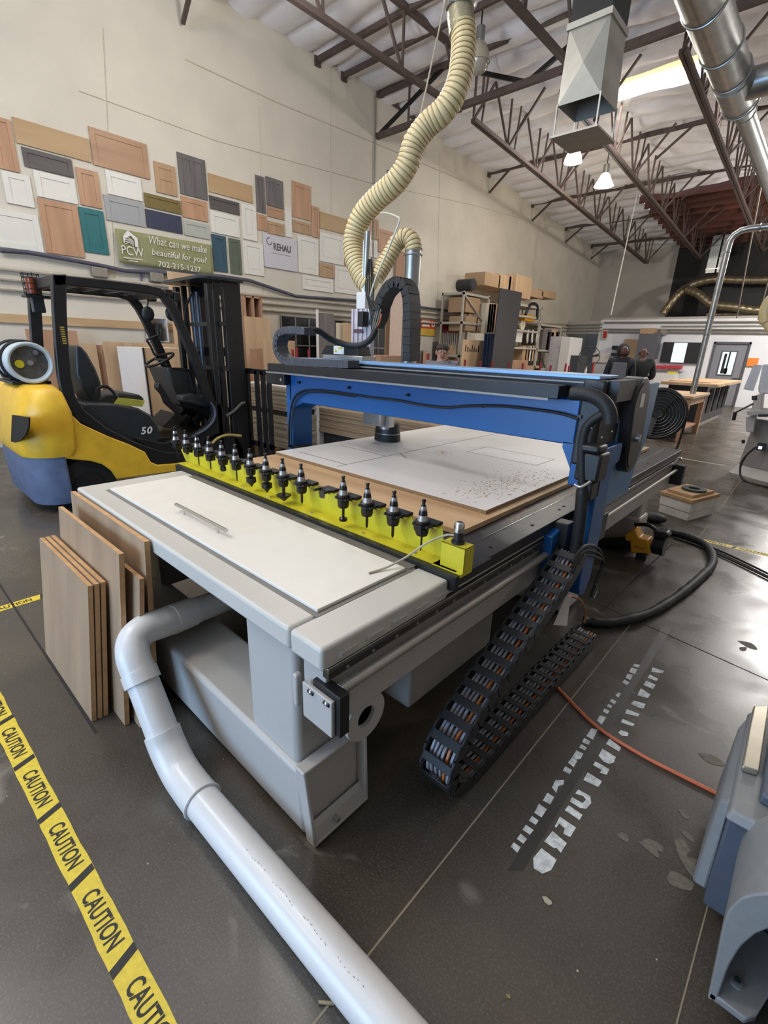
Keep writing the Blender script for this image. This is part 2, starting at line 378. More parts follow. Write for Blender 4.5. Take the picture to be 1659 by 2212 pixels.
# office block with header over the passage
ofz = 2.98
of = MB(); of.box(-7.55, -3.44, 21.4, 21.55, 0, ofz); of.box(-2.38, 7, 21.4, 21.55, 0, ofz); of.box(-3.44, -2.38, 21.4, 21.55, 2.16, ofz)
struct(of.build('wall_office', m_office, smooth=0))
struct(MB().box(-7.55, 7, 21.4, 24, ofz, ofz+.08).build('ceiling_office', m_wall2, smooth=0))
struct(MB().box(-9, -7.55, 21.38, 21.55, 2.45, 2.95).build('trim_10', m_wall2, smooth=0))
for i in range(3): struct(MB().bar((-9, 21.33, 2.55+i*.12), (-7.5, 21.33, 2.58+i*.12), .05).build('trim_%d' % (11+i), m_conduit))
struct(MB().box(-7.6, -7.5, 21.36, 21.6, 0, ofz).build('trim_14', m_white, smooth=0))
struct(MB().box(-9, -7.55, 23.9, 23.99, 0, 2.6).build('wall_passage', M('passage_wall', '#a9b4c4', .8), smooth=0))
struct(MB().box(-7.95, -7.6, 23.84, 23.89, .9, 2.3).build('window_3', M('lit_blue_window', '#a9d4f2', .4, emit=1.3), smooth=0))
struct(MB().box(-5.3, 7, 21.36, 21.4, 2.70, 2.75).build('trim_15', m_conduit, smooth=0))
for i, z in enumerate((2.88, 2.62, 2.52)):
    tag(MB().tube([(-7.45, 21.33, z), (-4, 21.33, z-.02), (3, 21.33, z-.04)], .03, 8).build('office_conduit', m_conduit), ['top conduit along the white office wall', 'second conduit along the white office wall', 'lower conduit along the white office wall above the screen'][i], 'conduit', 'conduits on the office wall')
# office door
struct(MB().box(-3.46, -3.40, 21.36, 21.56, 0, 2.2).box(-2.42, -2.36, 21.36, 21.56, 0, 2.2).box(-3.46, -2.36, 21.36, 21.56, 2.13, 2.2).build('trim_16', M('door_frame_grey', '#55565a', .5), smooth=0))
d = struct(MB().box(-3.4, -2.42, 21.42, 21.47, .01, 2.13).build('door_1', M('door_grey', '#85848a', .5, var=.03), smooth=0))
g = MB().box(-3.17, -2.68, 21.40, 21.43, 1.05, 1.9).build('window_frame', M('door_frame_grey', '#55565a'), d)
MB().box(-3.13, -2.72, 21.39, 21.41, 1.09, 1.86).build('pane', M('bright_door_glass', '#bcd6dc', .2, emit=.8), g)
bl = MB()
bl.box(-3.06, -2.98, 21.385, 21.39, 1.12, 1.8).box(-2.93, -2.88, 21.385, 21.39, 1.1, 1.86).box(-2.98, -2.86, 21.385, 21.39, 1.12, 1.3)
bl.build('figure_silhouette', m_ink, g)
MB().box(-2.54, -2.46, 21.38, 21.42, .88, 1.0).bar((-2.5, 21.36, .98), (-2.66, 21.36, .98), .03).build('door_handle', m_chrome, d)
# control joints in the floor
def strip(a, b, w, name, m=m_seam, z=.0012):
    a = Vector((a[0], a[1], 0)); b = Vector((b[0], b[1], 0)); d = (b-a).normalized(); s = Vector((-d[1], d[0], 0))*w/2; zz = Vector((0, 0, z))
    return MB().prism([a-s, b-s, b+s, a+s], zz).build(name, m, smooth=0)
struct(strip((-.556, -1), (-.556, 3.1), .006, 'trim_20', M('joint_pale', '#8a7f6a', .8)))
struct(strip((-.556, 4.9), (-.60, 8.4), .008, 'trim_21', M('joint_pale', '#8a7f6a', .8)))
struct(strip((-.745, 3.1), (-.70, 4.7), .012, 'trim_22', m_seam))
struct(strip((-9, .32), (-1.95, .36), .012, 'trim_23', m_seam))
struct(strip((-1.4, 3.2), (2, 2.6), .006, 'trim_24', m_seam)); struct(strip((.09, -.5), (.12, 1.6), .004, 'trim_25', M('joint_pale', '#8a7f6a', .8)))
for i in range(9):
    y = 5.75+i*.42+i*i*.012; struct(strip((-1.35, y), (-.55, y-.05), .012, 'trim_%d' % (30+i), M('joint_mid', '#4d453c', .7)))
struct(strip((-1.7, 9.2), (-.9, 9.1), .05, 'trim_40', M('pale_threshold', '#8f8d72', .6)))
# ------------------------------------------------------------------ hanging things
# high bay lamps
def lamp(x, y, z, lab_, lit, energy=0, col=(1, .96, .85), r=.2):
    t = thing('high_bay_lamp', lab_, 'lamp', (x, y, z))
    MB().cyl((x, y, z+.28), (x, y, z+.48), .075).build('ballast_box', m_zinc, t, bevel=.01)
    MB().tube([(x, y, z+.46), (x, y, zroof(y)-.05)], .012, 6).build('stem', m_black, t)
    mm = M('lit_reflector', '#fff3cf', .4, emit=3.2) if lit else M('unlit_reflector', '#b9b09c', .35, .2)
    prof = [(.07, .28), (.11, .24), (.16, .14), (r, 0.0), (r-.01, 0), (.15, .13), (.09, .23), (.0, .26)]
    MB().lathe(prof, (x, y, z), seg=28).build('reflector', mm, t)
    if lit:
        MB().ball((x, y, z+.05), (r*.7, r*.7, .06)).build('bulb', M('lamp_glow', '#ffffff', .4, emit=30), t)
        l = bpy.data.lights.new('lamp_light', 'POINT'); l.energy = energy; l.color = col; l.shadow_soft_size = .15
        o = bpy.data.objects.new('lamp_light', l); o.location = (x, y, z-.12); COL.objects.link(o)
    else: MB().lathe([(r*.93, 0), (r*.8, -.09), (r*.4, -.15), (.0, -.17)], (x, y, z), seg=24).build('lens', M('lamp_lens', '#a09a8c', .2), t)
lamp(-5.57, 12.2, 5.74, 'brilliant white high bay lamp just below the square air diffuser', True, 45, (.95, .97, 1))
lamp(-5.55, 14.17, 5.72, 'lit warm bell-shaped high bay lamp farther back', True, 50, (1, .93, .75), .24)
lamp(-5.76, 8.4, 6.25, 'unlit high bay lamp hanging behind the top of the yellow hose', False, r=.19)
# square galvanised air drop with diffuser plate
t = thing('air_diffuser', 'square galvanised air drop hanging from the roof with an open diffuser plate', 'air duct', (-2.88, 6.48, 4.0))
x0, x1, y0, y1 = -3.12, -2.63, 6.22, 6.74
z0, z1 = 4.31, 5.02
MB().box(x0+.02, x1-.02, y0+.02, y1-.02, z1, 7.0).build('black_riser', M('black_riser', '#141414', .6), t)
b = MB(); cxm = (x0+x1)/2
b.add([(x0, y0, z0), (x1, y0, z0), (x1, y1, z0), (x0, y1, z0), (x0+.02, y0+.02, z1), (x1-.02, y0+.02, z1), (x1-.02, y1-.02, z1), (x0+.02, y1-.02, z1)], [(0, 1, 5, 4), (1, 2, 6, 5), (2, 3, 7, 6), (3, 0, 4, 7)])
c = b.v
# creased front: a shallow pyramid break in the sheet
b2 = MB().add([(x0, y0, z0), (x1, y0, z0), (x1-.02, y0+.02, z1), (x0+.02, y0+.02, z1), (cxm+.03, y0-.075, (z0+z1)/2-.05)], [(0, 1, 4), (1, 2, 4), (2, 3, 4), (3, 0, 4)])
m_gal2 = M('dull_galvanised', '#a9a79f', .5, .55, var=.08, scale=6)
b.v += []; o = b.build('drop_box', m_gal2, t, smooth=0); so = o.modifiers.new('thick', 'SOLIDIFY'); so.thickness = .006
b2.build('creased_face', m_gal2, t, smooth=0)
MB().box(x0-.0, x1+.0, y0-.01, y1, z1-.03, z1+.03).build('tape_band', m_gal2, t)
for (x, y) in ((x0, y0), (x1, y0), (x1, y1), (x0, y1)):
    MB().box(x-.008, x+.008, y-.008, y+.008, 4.02, z0+.02).build('hanger_strap', m_zinc, t)
MB().box(x0-.03, x1+.03, y0-.03, y1+.03, 4.0, 4.02).build('diffuser_plate', m_gal2, t)
# round spiral duct at right
t = thing('spiral_duct', 'large round galvanised spiral duct running towards the back at top right', 'duct', (-1.7, 8, 4.4))
seams = M('spiral_seam', '#777774', .4, .8)
P = [(-1.72, 3.6, 4.72), (-1.72, 7.75, 4.72)]
MB().tube(P, .19, 28).build('main_pipe', m_zinc, t)
for y in (6.1, 6.95, 7.6): MB().torus((-1.72, y, 4.72), .193, .012, (0, 1, 0)).build('seam_ring', m_zinc, t)
MB().cyl((-1.72, 7.72, 4.72), (-1.72, 8.35, 4.72), .2, seg=28).build('tee_body', m_zinc, t)
MB().cyl((-1.6, 8.03, 4.72), (-.6, 8.03, 4.72), .16, seg=24).build('branch_pipe', m_zinc, t)
MB().cyl((-1.72, 8.35, 4.72), (-1.72, 8.75, 4.70), .2, .12, seg=28).build('reducer', m_zinc, t)
MB().cyl((-1.72, 8.72, 4.7), (-1.72, 16, 4.62), .115, seg=24).build('small_pipe', m_zinc, t)
for y in (8.4, 8.78): MB().torus((-1.72, y, 4.71), .2 if y < 8.5 else .12, .012, (0, 1, 0)).build('seam_ring', m_zinc, t)
# twin vertical square ducts near the back, flexible silver ducts over the office
t = thing('vertical_duct', 'pair of shiny square ducts rising at the back beside the dark wall', 'duct', (-4.2, 22.5, 4.4))
for k, xx in enumerate((-4.47, -4.12)):
    MB().box(xx, xx+(.30 if k == 0 else .26), 22.4, 22.7, 4.62, 5.86).build('square_duct', m_zinc, t, bevel=.006)
    for z in (4.75, 5.1, 5.5, 5.7): MB().box(xx-.01, xx+.31-(k*.04), 22.38, 22.72, z, z+.02).build('joint_band', m_chrome, t)
m_foil = M('foil', '#8d7f66', .3, .7, var=.3, scale=30, bump=.6)
def flex(pts, r, lab_):
    P = smoothpath(pts, 14); R = [r*(1+.05*math.sin(i*1.5)) for i in range(len(P))]
    return tag(MB().tube(P, R, 14).build('flexible_duct', m_foil), lab_, 'duct')
flex([(-5.55, 22.2, ofz+.25), (-5.2, 22.3, 3.9), (-4.9, 22.6, 4.25), (-4.2, 22.6, 4.42), (-3.4, 22.6, 4.35), (-2.5, 22.6, 4.3), (-1, 22.5, 4.3)], .14, 'foil flexible duct arching up from the office roof then running right')
flex([(-4.95, 22.4, 4.1), (-4.5, 22.3, 3.9), (-4.0, 22.3, 3.55), (-3.3, 22.3, 3.42), (-2.6, 22.4, 3.3), (-1.5, 22.5, 3.26)], .15, 'lower foil flexible duct sagging onto the office roof')
flex([(-4.2, 22.95, 3.21), (-3.2, 22.9, 3.22), (-2, 22.9, 3.22)], .12, 'short foil duct lying flat on the office roof')
tag(MB().box(-4.6, -.5, 23.2, 23.8, ofz+.085, 4.3).build('air_handler', M('dark_unit', '#2c2a28', .6, .3)), 'dark air handling unit sitting behind the foil ducts on the office roof', 'air handler')
# vertical pole turning right
t = thing('steel_pipe', 'tall galvanised pipe standing on the workbench and bending right overhead', 'pipe', (-2.02, 11.5, .9))
P = [(-2.02, 11.5, .92), (-2.02, 11.5, 3.56), (-2.01, 11.5, 3.68), (-1.97, 11.5, 3.76), (-1.88, 11.5, 3.82), (-1.76, 11.5, 3.84), (6.9, 11.5, 3.84)]
MB().tube(P, .055, 16).build('tube', m_zinc, t)
for z in (2.05, 3.48): MB().torus((-2.02, 11.5, z), .057, .009).build('coupling', m_zinc, t)
MB().torus((-1.6, 11.5, 3.84), .057, .009, (1, 0, 0)).build('coupling', m_zinc, t)
def wire(a, b, r, lab_, cat='wire', m=None): return tag(MB().tube([a, b], r, 6).build('hanging_wire' if cat == 'wire' else cat, m or m_conduit), lab_, cat)
wire((-5.85, 17.7, 6.45), (-6.0, 17.7, 2.9), .018, 'thin white conduit hanging vertically in front of the far corner', 'conduit', m_white)
wire((-2.2, 14, 6.3), (-2.9, 20.8, 2.95), .02, 'long support wire sloping down behind the bent pipe')
wire((-1.9, 17, 4.6), (-2.3, 20.8, 2.9), .02, 'short support wire at far right above the office wall')
# ------------------------------------------------------------------ the CNC router
m_body = M('machine_grey', '#b0aca6', .42, var=.03, scale=3)
m_body2 = M('machine_inner_grey', '#8e8a84', .5, var=.05)
m_top = M('tank_top_grey', '#c2beb5', .38, var=.03, scale=3)
m_deck = M('deck_dark', '#3b3a3a', .38, .35, var=.2, scale=18, detail=8)
m_blue = M('gantry_blue', '#14528f', .38, var=.08, scale=4)
m_bluel = M('rail_top_blue', '#7fa6cf', .35, .2, var=.04)
m_blk = M('black_plastic', '#1b1a1a', .45, var=.2, scale=20)
m_chain = M('chain_plastic', '#242424', .5, var=.2, scale=20)
m_rub = M('black_rubber', '#161616', .6, var=.25, scale=30)
m_alu = M('brushed_aluminium', '#b9b7b4', .3, .8, var=.08, scale=20)
m_rail = M('linear_rail', '#8d8a86', .22, .9, var=.1)
m_railm = M('dull_rail', '#8c8a86', .55, .4)
m_tyellow = M('rack_yellow', '#c9bc2a', .32, var=.03)
m_mdf = wood('mdf', '#b08f68', '#c9a880', .6, 'x', 10)
m_mdf_edge = M('chipboard_edge', '#94795a', .9, var=.35, scale=140)
m_mel = M('white_melamine', '#d8d4cf', .38, var=.025, scale=2)
rt = thing('cnc_router', 'large grey and blue bridge router table filling the middle of the workshop floor', 'machine', (-1.8, 2.7, 0))
XL, XR, YF, YE = -2.815, -.805, .665, 4.71
# castings
tt = MB(); tt.box(XL, -.948, YF, 1.24, .775, .85); tt.build('front_deck', m_top, rt, bevel=.012, seg=3)
MB().box(-.944, XR, YF, 1.24, .775, .85).build('front_deck', m_top, rt, bevel=.012, seg=3)
MB().box(XL+.05, -.88, 1.15, 1.75, .30, .775).build('front_cabinet', m_body2, rt, bevel=.01)
MB().box(-2.42, -2.33, 1.135, 1.155, .52, .74).build('slot_plate', m_body2, rt, bevel=.004)
fb = MB()
fb.hexa([(-2.62, .69, .02), (-.93, .69, .02), (-.93, .945, .02), (-2.62, .945, .02), (-2.62, .675, .315), (-.945, .675, .315), (-.945, .95, .315), (-2.62, .95, .315)])
fb.build('front_base', m_body, rt, bevel=.02, seg=3)
fl = MB(); A = [(-.885, .69, .012), (-.885, .945, .012), (-.91, .955, .335), (-.91, .672, .335)]
B = [(p[0]-.045, p[1], p[2]) for p in A]
ring = []
cen = Vector((-.9, .815, .17))
inn = [Vector(p)+(cen-Vector(p))*.0 for p in A]
for i in range(4):
    a, b_, c_, d_ = Vector(A[i]), Vector(A[(i+1) % 4]), Vector(B[(i+1) % 4]), Vector(B[i])
    up = (cen-(a+b_)/2); up[0] = 0; up = up.normalized()*.014
    fl.hexa([d_, c_, b_, a, d_+up, c_+up, b_+up, a+up])
fl.build('base_flange', m_body, rt, bevel=.004)
MB().hexa([(-.925, .70, .02), (-.886, .70, .02), (-.886, .94, .02), (-.925, .94, .02), (-.925, .70, .085), (-.905, .70, .075), (-.905, .94, .075), (-.925, .94, .085)]).build('base_ledge', m_body, rt, bevel=.004)
MB().cyl((-.91, .79, .055), (-.878, .79, .055), .009, seg=12).build('bolt', m_alu, rt)
MB().box(-1.0, -.9, .74, .9, 0, .022).build('foot_pad', m_blk, rt)
MB().box(-2.5, -2.3, .74, .9, 0, .022).build('foot_pad', m_blk, rt)
MB().box(-1.235, -.965, .693, .93, .30, .79).build('front_column', m_body, rt, bevel=.022, seg=3)
MB().box(-2.70, -2.45, .9, 1.1, .30, .79).build('front_column', m_body2, rt, bevel=.02)
ep = MB(); y_ = .672
a1, b1, c1, d1 = W(652, 1457, Y=y_), W(735, 1500, Y=y_), W(726, 1574, Y=y_), W(650, 1525, Y=y_)
MB().box(a1[0], -.775, y_, y_+.014, .572, .693).build('end_plate', m_body, rt, bevel=.003)
MB().box(-.955, -.935, .676, .70, .575, .69).build('end_flange', m_body, rt, bevel=.006)
for q in ((672, 1495), (706, 1520)):
    p = W(*q, Y=y_)
    MB().tube([(p[0]-.011, y_-.0008, p[2]-.0), (p[0]+.011, y_-.0008, p[2])], .006, 8).build('bolt_slot', m_ink, rt)
    MB().ball((p[0], y_-.002, p[2]), (.008, .006, .008), 12, 8).build('bolt', m_chrome, rt)
MB().box(-.87, -.756, y_+.014, y_+.05, .575, .712).build('screw_bracket', m_blk, rt, bevel=.002)
# side beams
for sx in (0, 1):
    xa, xb = ((-.94, -.83) if sx else (-2.79, -2.68))
    MB().box(xa, xb, .73, 4.64, .535, .665).build('lower_beam', m_body, rt, bevel=.006)
    MB().box(xa+.01, xb+(.0 if sx else 0), .70, 4.68, .665, .80).build('upper_beam', m_body, rt, bevel=.004)
# rail with bolt holes, groove lips
MB().box(-.836, -.806, .69, 4.70, .758, .776).build('linear_rail', m_rail, rt, bevel=.003)
MB().box(-.83, -.8055, .69, 4.70, .740, .7595).build('linear_rail', M('rail_dark', '#4f4b47', .3, .7), rt)
rh = MB()
for i in range(38):
    y = .76+i*.105; rh.cyl((-.8058, y, .7495), (-.8046, y, .7495), .0055, seg=10)
rh.build('rail_bolts', m_alu, rt)['kind'] = 'stuff'
MB().box(-.835, -.812, .69, 4.7, .785, .80).build('cable_lip', m_body, rt, bevel=.003)
wl = MB()
for i in range(5): wl.hexa([(-.806, .72+i*.11, .80), (-.797, .73+i*.11, .80), (-.797, .79+i*.11, .80), (-.806, .80+i*.11, .80), (-.806, .72+i*.11, .812), (-.797, .73+i*.11, .812), (-.797, .79+i*.11, .812), (-.806, .80+i*.11, .812)])
wl.build('cut_lip', m_body, rt)
# lead screw
sp = []; sr = []
y = .72
while y < 2.16: sp.append((-.795, y, .698)); sr.append(.0185 if len(sp) % 2 else .0145); y += .0065
MB().tube(sp, sr, 10).build('lead_screw', M('screw_steel', '#b5afa6', .35, .55), rt, smooth=80)
MB().cyl((-.795, 2.3, .688), (-.795, 4.68, .688), .013, seg=12).build('lead_screw_rear', M('rod_pale', '#a9a59c', .5, .2), rt)
MB().box(-.86, -.74, 4.62, 4.70, .56, .73).build('screw_bracket', m_blk, rt)
MB().cyl((-.80, 4.70, .77), (-.80, 4.735, .77), .012).build('rail_stop', m_alu, rt)
lg = MB(); lg.lathe([(.038, -.008), (.085, -.008), (.085, .008), (.038, .008), (.038, -.008)], (-.845, .875, .475), (1, 0, 0), 28)
lg.build('lifting_ring', m_body, rt)
MB().box(-.875, -.86, .79, .96, .47, .54).build('ring_web', m_body, rt)
# deck
dk = MB().box(XL, XR, 1.243, YE, .80, .85); dk.build('table_deck', m_deck, rt, bevel=.003)
MB().box(-2.64, -.952, 1.196, 1.262, .8505, .853).build('rear_strip', M('strip_grey', '#6f6b62', .5), rt)  # flat strip, its dark grey also holds the shade behind the lid
MB().box(-2.9, -.778, 1.238, 1.262, .812, .868).build('rack_mount_bar', m_blk, rt)
MB().box(-.95, -.79, 1.262, 1.50, .845, .853).build('deck_corner_plate', m_deck, rt)
ds = MB()
ds.box(-.925, -.921, 1.62, 4.6, .8502, .852); ds.build('deck_slot', m_chrome, rt)
dh = MB()
for q in [(1150, 1134), (1208, 1100), (1218, 1093), (1368, 1019), (1375, 1017), (1060, 1181), (1400, 1000)]:
    p = W(*q, Z=.852); dh.cyl((p[0], p[1], .8505), (p[0], p[1], .8525), .008, seg=12)
dh.build('deck_holes', m_ink, rt)
MB().box(XL+.08, -.93, 1.75, 4.6, .50, .80).build('table_bed', m_body2, rt)
for yy in (2.75, 4.25):
    MB().box(-2.6, -.9, yy, yy+.25, .02, .30).build('cross_base', m_body, rt, bevel=.02)
    MB().box(-1.15, -.92, yy+.02, yy+.22, .28, .54).build('leg', m_body, rt, bevel=.02)
    MB().box(-2.65, -2.45, yy+.02, yy+.22, .28, .54).build('leg', m_body, rt, bevel=.02)
MB().box(-1.0, -.9, 4.3, 4.45, 0, .022).build('foot_pad', m_blk, rt)
# gantry beam
GY0, GY1 = 2.17, 2.48
bm_ = MB().box(-2.95, -.80, GY0, GY1, 1.205, 1.41); bm_.build('gantry_beam', m_blue, rt, bevel=.006)
MB().box(-2.93, -.66, GY0+.03, GY1-.02, 1.41, 1.50).build('gantry_rail_recess', m_blk, rt)
MB().box(-2.93, -.74, GY0+.02, GY1-.05, 1.50, 1.516).build('gantry_top_rail', m_bluel, rt, bevel=.003)
MB().box(-2.90, -.76, GY0-.005, GY0+.02, 1.482, 1.488).build('gantry_rail_edge', m_railm, rt)
# left leg, flared at the top
ll = MB()
prof = [(2.17, .62), (2.36, .62), (2.36, 1.13), (2.44, 1.205), (2.44, 1.41), (2.17, 1.41)]
ll.prism([(-2.995, y, z) for y, z in prof], (.07, 0, 0)); ll.build('left_leg', m_blue, rt, bevel=.008)
MB().hexa([(-2.93, GY0, 1.15), (-2.80, GY0, 1.205), (-2.80, GY0+.2, 1.205), (-2.93, GY0+.2, 1.15), (-2.93, GY0, 1.21), (-2.80, GY0, 1.21), (-2.80, GY0+.2, 1.21), (-2.93, GY0+.2, 1.21)]).build('gusset', m_blue, rt)
MB().box(-2.99, -2.86, 2.17, 2.3, .85, .87).build('left_shoe', m_blk, rt)
# right leg hanging outboard of the table
prof = [(2.17, 1.21), (2.17, .60), (2.175, .52), (2.20, .47), (2.27, .45), (2.32, .52), (2.35, .76), (2.335, .95), (2.32, 1.10), (2.42, 1.12), (2.42, 1.21)]
MB().prism([(-.735, y, z) for y, z in prof], (.075, 0, 0)).build('right_leg', m_blue, rt, bevel=.006)
MB().hexa([(-.85, GY0, 1.19), (-.80, GY0, 1.10), (-.80, GY0+.2, 1.10), (-.85, GY0+.2, 1.19), (-.85, GY0, 1.215), (-.80, GY0, 1.215), (-.80, GY0+.2, 1.215), (-.85, GY0+.2, 1.215)]).build('gusset', m_blue, rt)
MB().box(-.80, -.72, GY0, GY0+.22, 1.02, 1.41).build('leg_web', m_blue, rt, bevel=.005)
fbk = MB().prism([(-.815, 2.02, .80), (-.815, 2.17, .83), (-.815, 2.17, .53), (-.815, 2.05, .53)], (.045, 0, 0)); fbk.build('front_bracket', m_blue, rt, bevel=.005)
MB().box(-.80, -.735, 2.10, 2.17, .55, .85).build('carriage_block', m_blk, rt, bevel=.004)
MB().box(-.80, -.66, 2.34, 2.42, .72, .86).build('carriage_block', m_blk, rt, bevel=.004)
# rear side plate in paler blue, curved black belt cover
m_blue2 = M('side_plate_blue', '#4d7ba6', .4, var=.05)
MB().prism([(-.72, y, z) for y, z in [(2.45, 1.47), (3.03, 1.47), (3.0, 1.15), (2.90, 1.03), (2.85, .87), (2.42, .87)]], (.02, 0, 0)).build('rear_side_plate', m_blue2, rt, bevel=.003)
cv = []
yc, z0_, z1_, rr_ = 2.55, 1.16, 1.385, .125
for i in range(17): a = PI*i/16; cv.append((-.70, yc+rr_*math.cos(a), z1_+rr_*math.sin(a)))
for i in range(17): a = PI+PI*i/16; cv.append((-.70, yc+.05+rr_*math.cos(a)*.9, z0_+rr_*math.sin(a)))
cm = MB().prism([(-.74, p[1], p[2]) for p in cv], (.09, 0, 0)).build('belt_cover', M('cover_black', '#2a2725', .4, var=.2), rt, bevel=.006)
MB().prism([(-.7, yc+(p[1]-yc)*.86, 1.27+(p[2]-1.27)*.9) for p in cv], (.055, 0, 0)).build('belt_cover_face', M('cover_face', '#3a3430', .45, var=.25, scale=8), rt)
p = W(1388, 865, X=-.644); MB().box(-.6455, -.6435, p[1]-.028, p[1]+.028, p[2]-.032, p[2]+.032).build('label_plate', m_white, rt)
for dz in (0, .0): pass
MB().cyl((-.645, 2.56, 1.22), (-.625, 2.56, 1.22), .02, seg=14).build('pulley_boss', m_alu, rt)
MB().box(-.80, -.70, 2.16, 2.44, 1.12, 1.50).build('gear_housing', m_blk, rt, bevel=.012)
MB().box(-.745, -.64, 2.08, 2.2, 1.07, 1.20).box(-.735, -.65, 2.07, 2.18, 1.20, 1.235).build('motor', m_blk, rt, bevel=.012)
for q in ((1278, 925), (1322, 932), (1300, 945)): p = W(*q, Y=2.079); MB().ball((p[0], 2.079, p[2]), .004, 8, 6).build('screw_head', m_alu, rt)
MB().box(-.725, -.66, 2.09, 2.2, .98, 1.07).build('motor_gearbox', m_blk, rt, bevel=.01)
# black energy chain tray on the beam front
MB().box(-3.06, -.86, 2.06, 2.165, 1.412, 1.472).build('cable_tray', m_blk, rt, bevel=.004)
MB().box(-3.07, -.9, 2.05, 2.06, 1.405, 1.415).build('tray_lip', m_railm, rt)
MB().box(-3.16, -2.93, 2.11, 2.15, 1.32, 1.41).build('tray_bracket', m_blk, rt, bevel=.006)
MB().cyl((-2.965, 2.105, 1.36), (-2.965, 2.115, 1.36), .012).build('bracket_bolt', m_alu, rt)
def chain(path, wv, th, pitch, name, m, parent, bars_only=False):
    P = smoothpath(path, 10); wv = Vector(wv)
    L = [0]
    for i in range(1, len(P)): L.append(L[-1]+(P[i]-P[i-1]).length)
    def at(s):
        s = max(0, min(s, L[-1]-1e-6))
        for i in range(1, len(P)):
            if L[i] >= s: return P[i-1].lerp(P[i], (s-L[i-1])/(L[i]-L[i-1]+1e-9))
        return P[-1]
    mb = MB(); n = int(L[-1]/pitch); hw = wv/2; wu = wv.normalized()
    for k in range(n):
        a, b = at(k*pitch), at((k+1)*pitch+pitch*.12); d = (b-a).normalized(); nn = d.cross(wu).normalized()*th/2
        if bars_only:
            for s in (-1, 1):
                c = hw*s; t_ = -wu*s*.010
                mb.hexa([a+c-nn, a+c+t_-nn, a+c+t_+nn, a+c+nn, b+c-nn, b+c+t_-nn, b+c+t_+nn, b+c+nn])
            e = a.lerp(b, .28); f = a.lerp(b, .72)
            for q in (-1, 1):
                o_ = nn*q; u_ = nn*q*.82
                mb.hexa([e-hw+u_, e+hw+u_, e+hw+o_, e-hw+o_, f-hw+u_, f+hw+u_, f+hw+o_, f-hw+o_])
        else:
            sc = 1.0 if k % 2 else .93
            mb.hexa([a-hw-nn*sc, a+hw-nn*sc, a+hw+nn*sc, a-hw+nn*sc, b-hw-nn*sc, b+hw-nn*sc, b+hw+nn*sc, b-hw+nn*sc])
    return mb.build(name, m, parent, bevel=.002, seg=1), P
m_chain2 = M('chain_grey', '#45474d', .5, var=.15, scale=20)
cy = 2.11
chain([(-2.2, cy, 1.50), (-2.75, cy, 1.492), (-2.88, cy, 1.50), (-2.945, cy, 1.54), (-2.965, cy, 1.60), (-2.93, cy, 1.665), (-2.87, cy, 1.69), (-2.78, cy, 1.697), (-2.62, cy, 1.69)], (0, .10, 0), .05, .045, 'cable_chain', m_chain2, rt)
cpts = [W(668, 712, Y=2.12), W(690, 716, Y=2.2), W(715, 733, Y=2.3), W(750, 745, Y=2.38), W(780, 745, Y=2.42), W(800, 733, Y=2.45), W(812, 712, Y=2.48)]
MB().tube(smoothpath(cpts), .021, 12).build('cable_sleeve', m_rub, rt)
# upright chain arch behind the spindle
mid = [(812, 705), (822, 680), (829, 650), (845, 622), (868, 609), (886, 630), (890, 690), (889, 740), (888, 792)]
chain([W(*q, Y=2.55) for q in mid], (0, .11, 0), .065, .05, 'upright_chain', m_chain, rt)
cb = MB()
for i, dx in enumerate((-10, -6, -2, 3, 7)):
    cb.tube(smoothpath([W(800+dx*.4, 560, Y=2.58), W(800+dx, 620, Y=2.56), W(803+dx*.6, 660, Y=2.55), W(812+dx, 690, Y=2.52), W(808+dx*.5, 712, Y=2.5)], 5), .0045, 6)
cb.build('cable_bundle', m_rub, rt)
MB().tube(smoothpath([W(805, 716, Y=2.5), W(818, 700, Y=2.5), W(824, 678, Y=2.5)], 5), .006, 8).build('orange_cable', M('orange_cable', '#c06a35', .5), rt)
cb = MB()
for dx in (-4, 0, 5): cb.tube([W(806+dx*.5, 716, Y=2.49), W(812+dx, 690, Y=2.49), W(818+dx, 668, Y=2.5)], .004, 6)
cb.build('grey_cables', m_alu, rt)
MB().tube(smoothpath([W(800, 640, Y=2.55), W(812, 600, Y=2.55), W(838, 540, Y=2.6), W(862, 480, Y=2.6), W(857, 468, Y=2.6), W(835, 460, Y=2.6), W(822, 460, Y=2.6)], 6), .006, 8).build('clear_air_line', M('clear_hose', '#d3cbb5', .3), rt)
# z axis head
hz = MB().box(-2.70, -2.50, 2.56, 2.60, 1.2, 1.86)
for i in range(4): hz.box(-2.69+i*.045, -2.67+i*.045, 2.55, 2.56, 1.52, 1.86)
hz.build('head_plate', M('head_plate_white', '#cfc8cf', .3, .25), rt, bevel=.003)
MB().box(-2.64, -2.55, 2.55, 2.60, 1.86, 1.97).build('motor_plate', m_white, rt, bevel=.003)
MB().box(-2.66, -2.57, 2.545, 2.55, 1.70, 1.725).build('plate_slot', M('slot_plum', '#5c4650', .5), rt)
MB().cyl(W(788, 640, Y=2.62), W(795, 500, Y=2.62), .024, seg=14).build('lift_cylinder', m_zinc, rt)
MB().cyl(W(783, 640, Y=2.60), W(786, 520, Y=2.60), .006, seg=8).build('lift_rod', m_chrome, rt)
MB().box(-2.575, -2.52, 2.50, 2.56, 1.74, 1.84).build('head_motor', m_blk, rt, bevel=.006)
MB().box(-2.84, -2.42, 2.40, 2.54, 1.516, 1.545).build('head_carriage', m_alu, rt, bevel=.004)
MB().prism([(-2.86, 2.40, 1.545), (-2.80, 2.40, 1.61), (-2.47, 2.40, 1.61), (-2.45, 2.40, 1.545)], (0, .12, 0)).build('carriage_cover', m_blk, rt, bevel=.004)
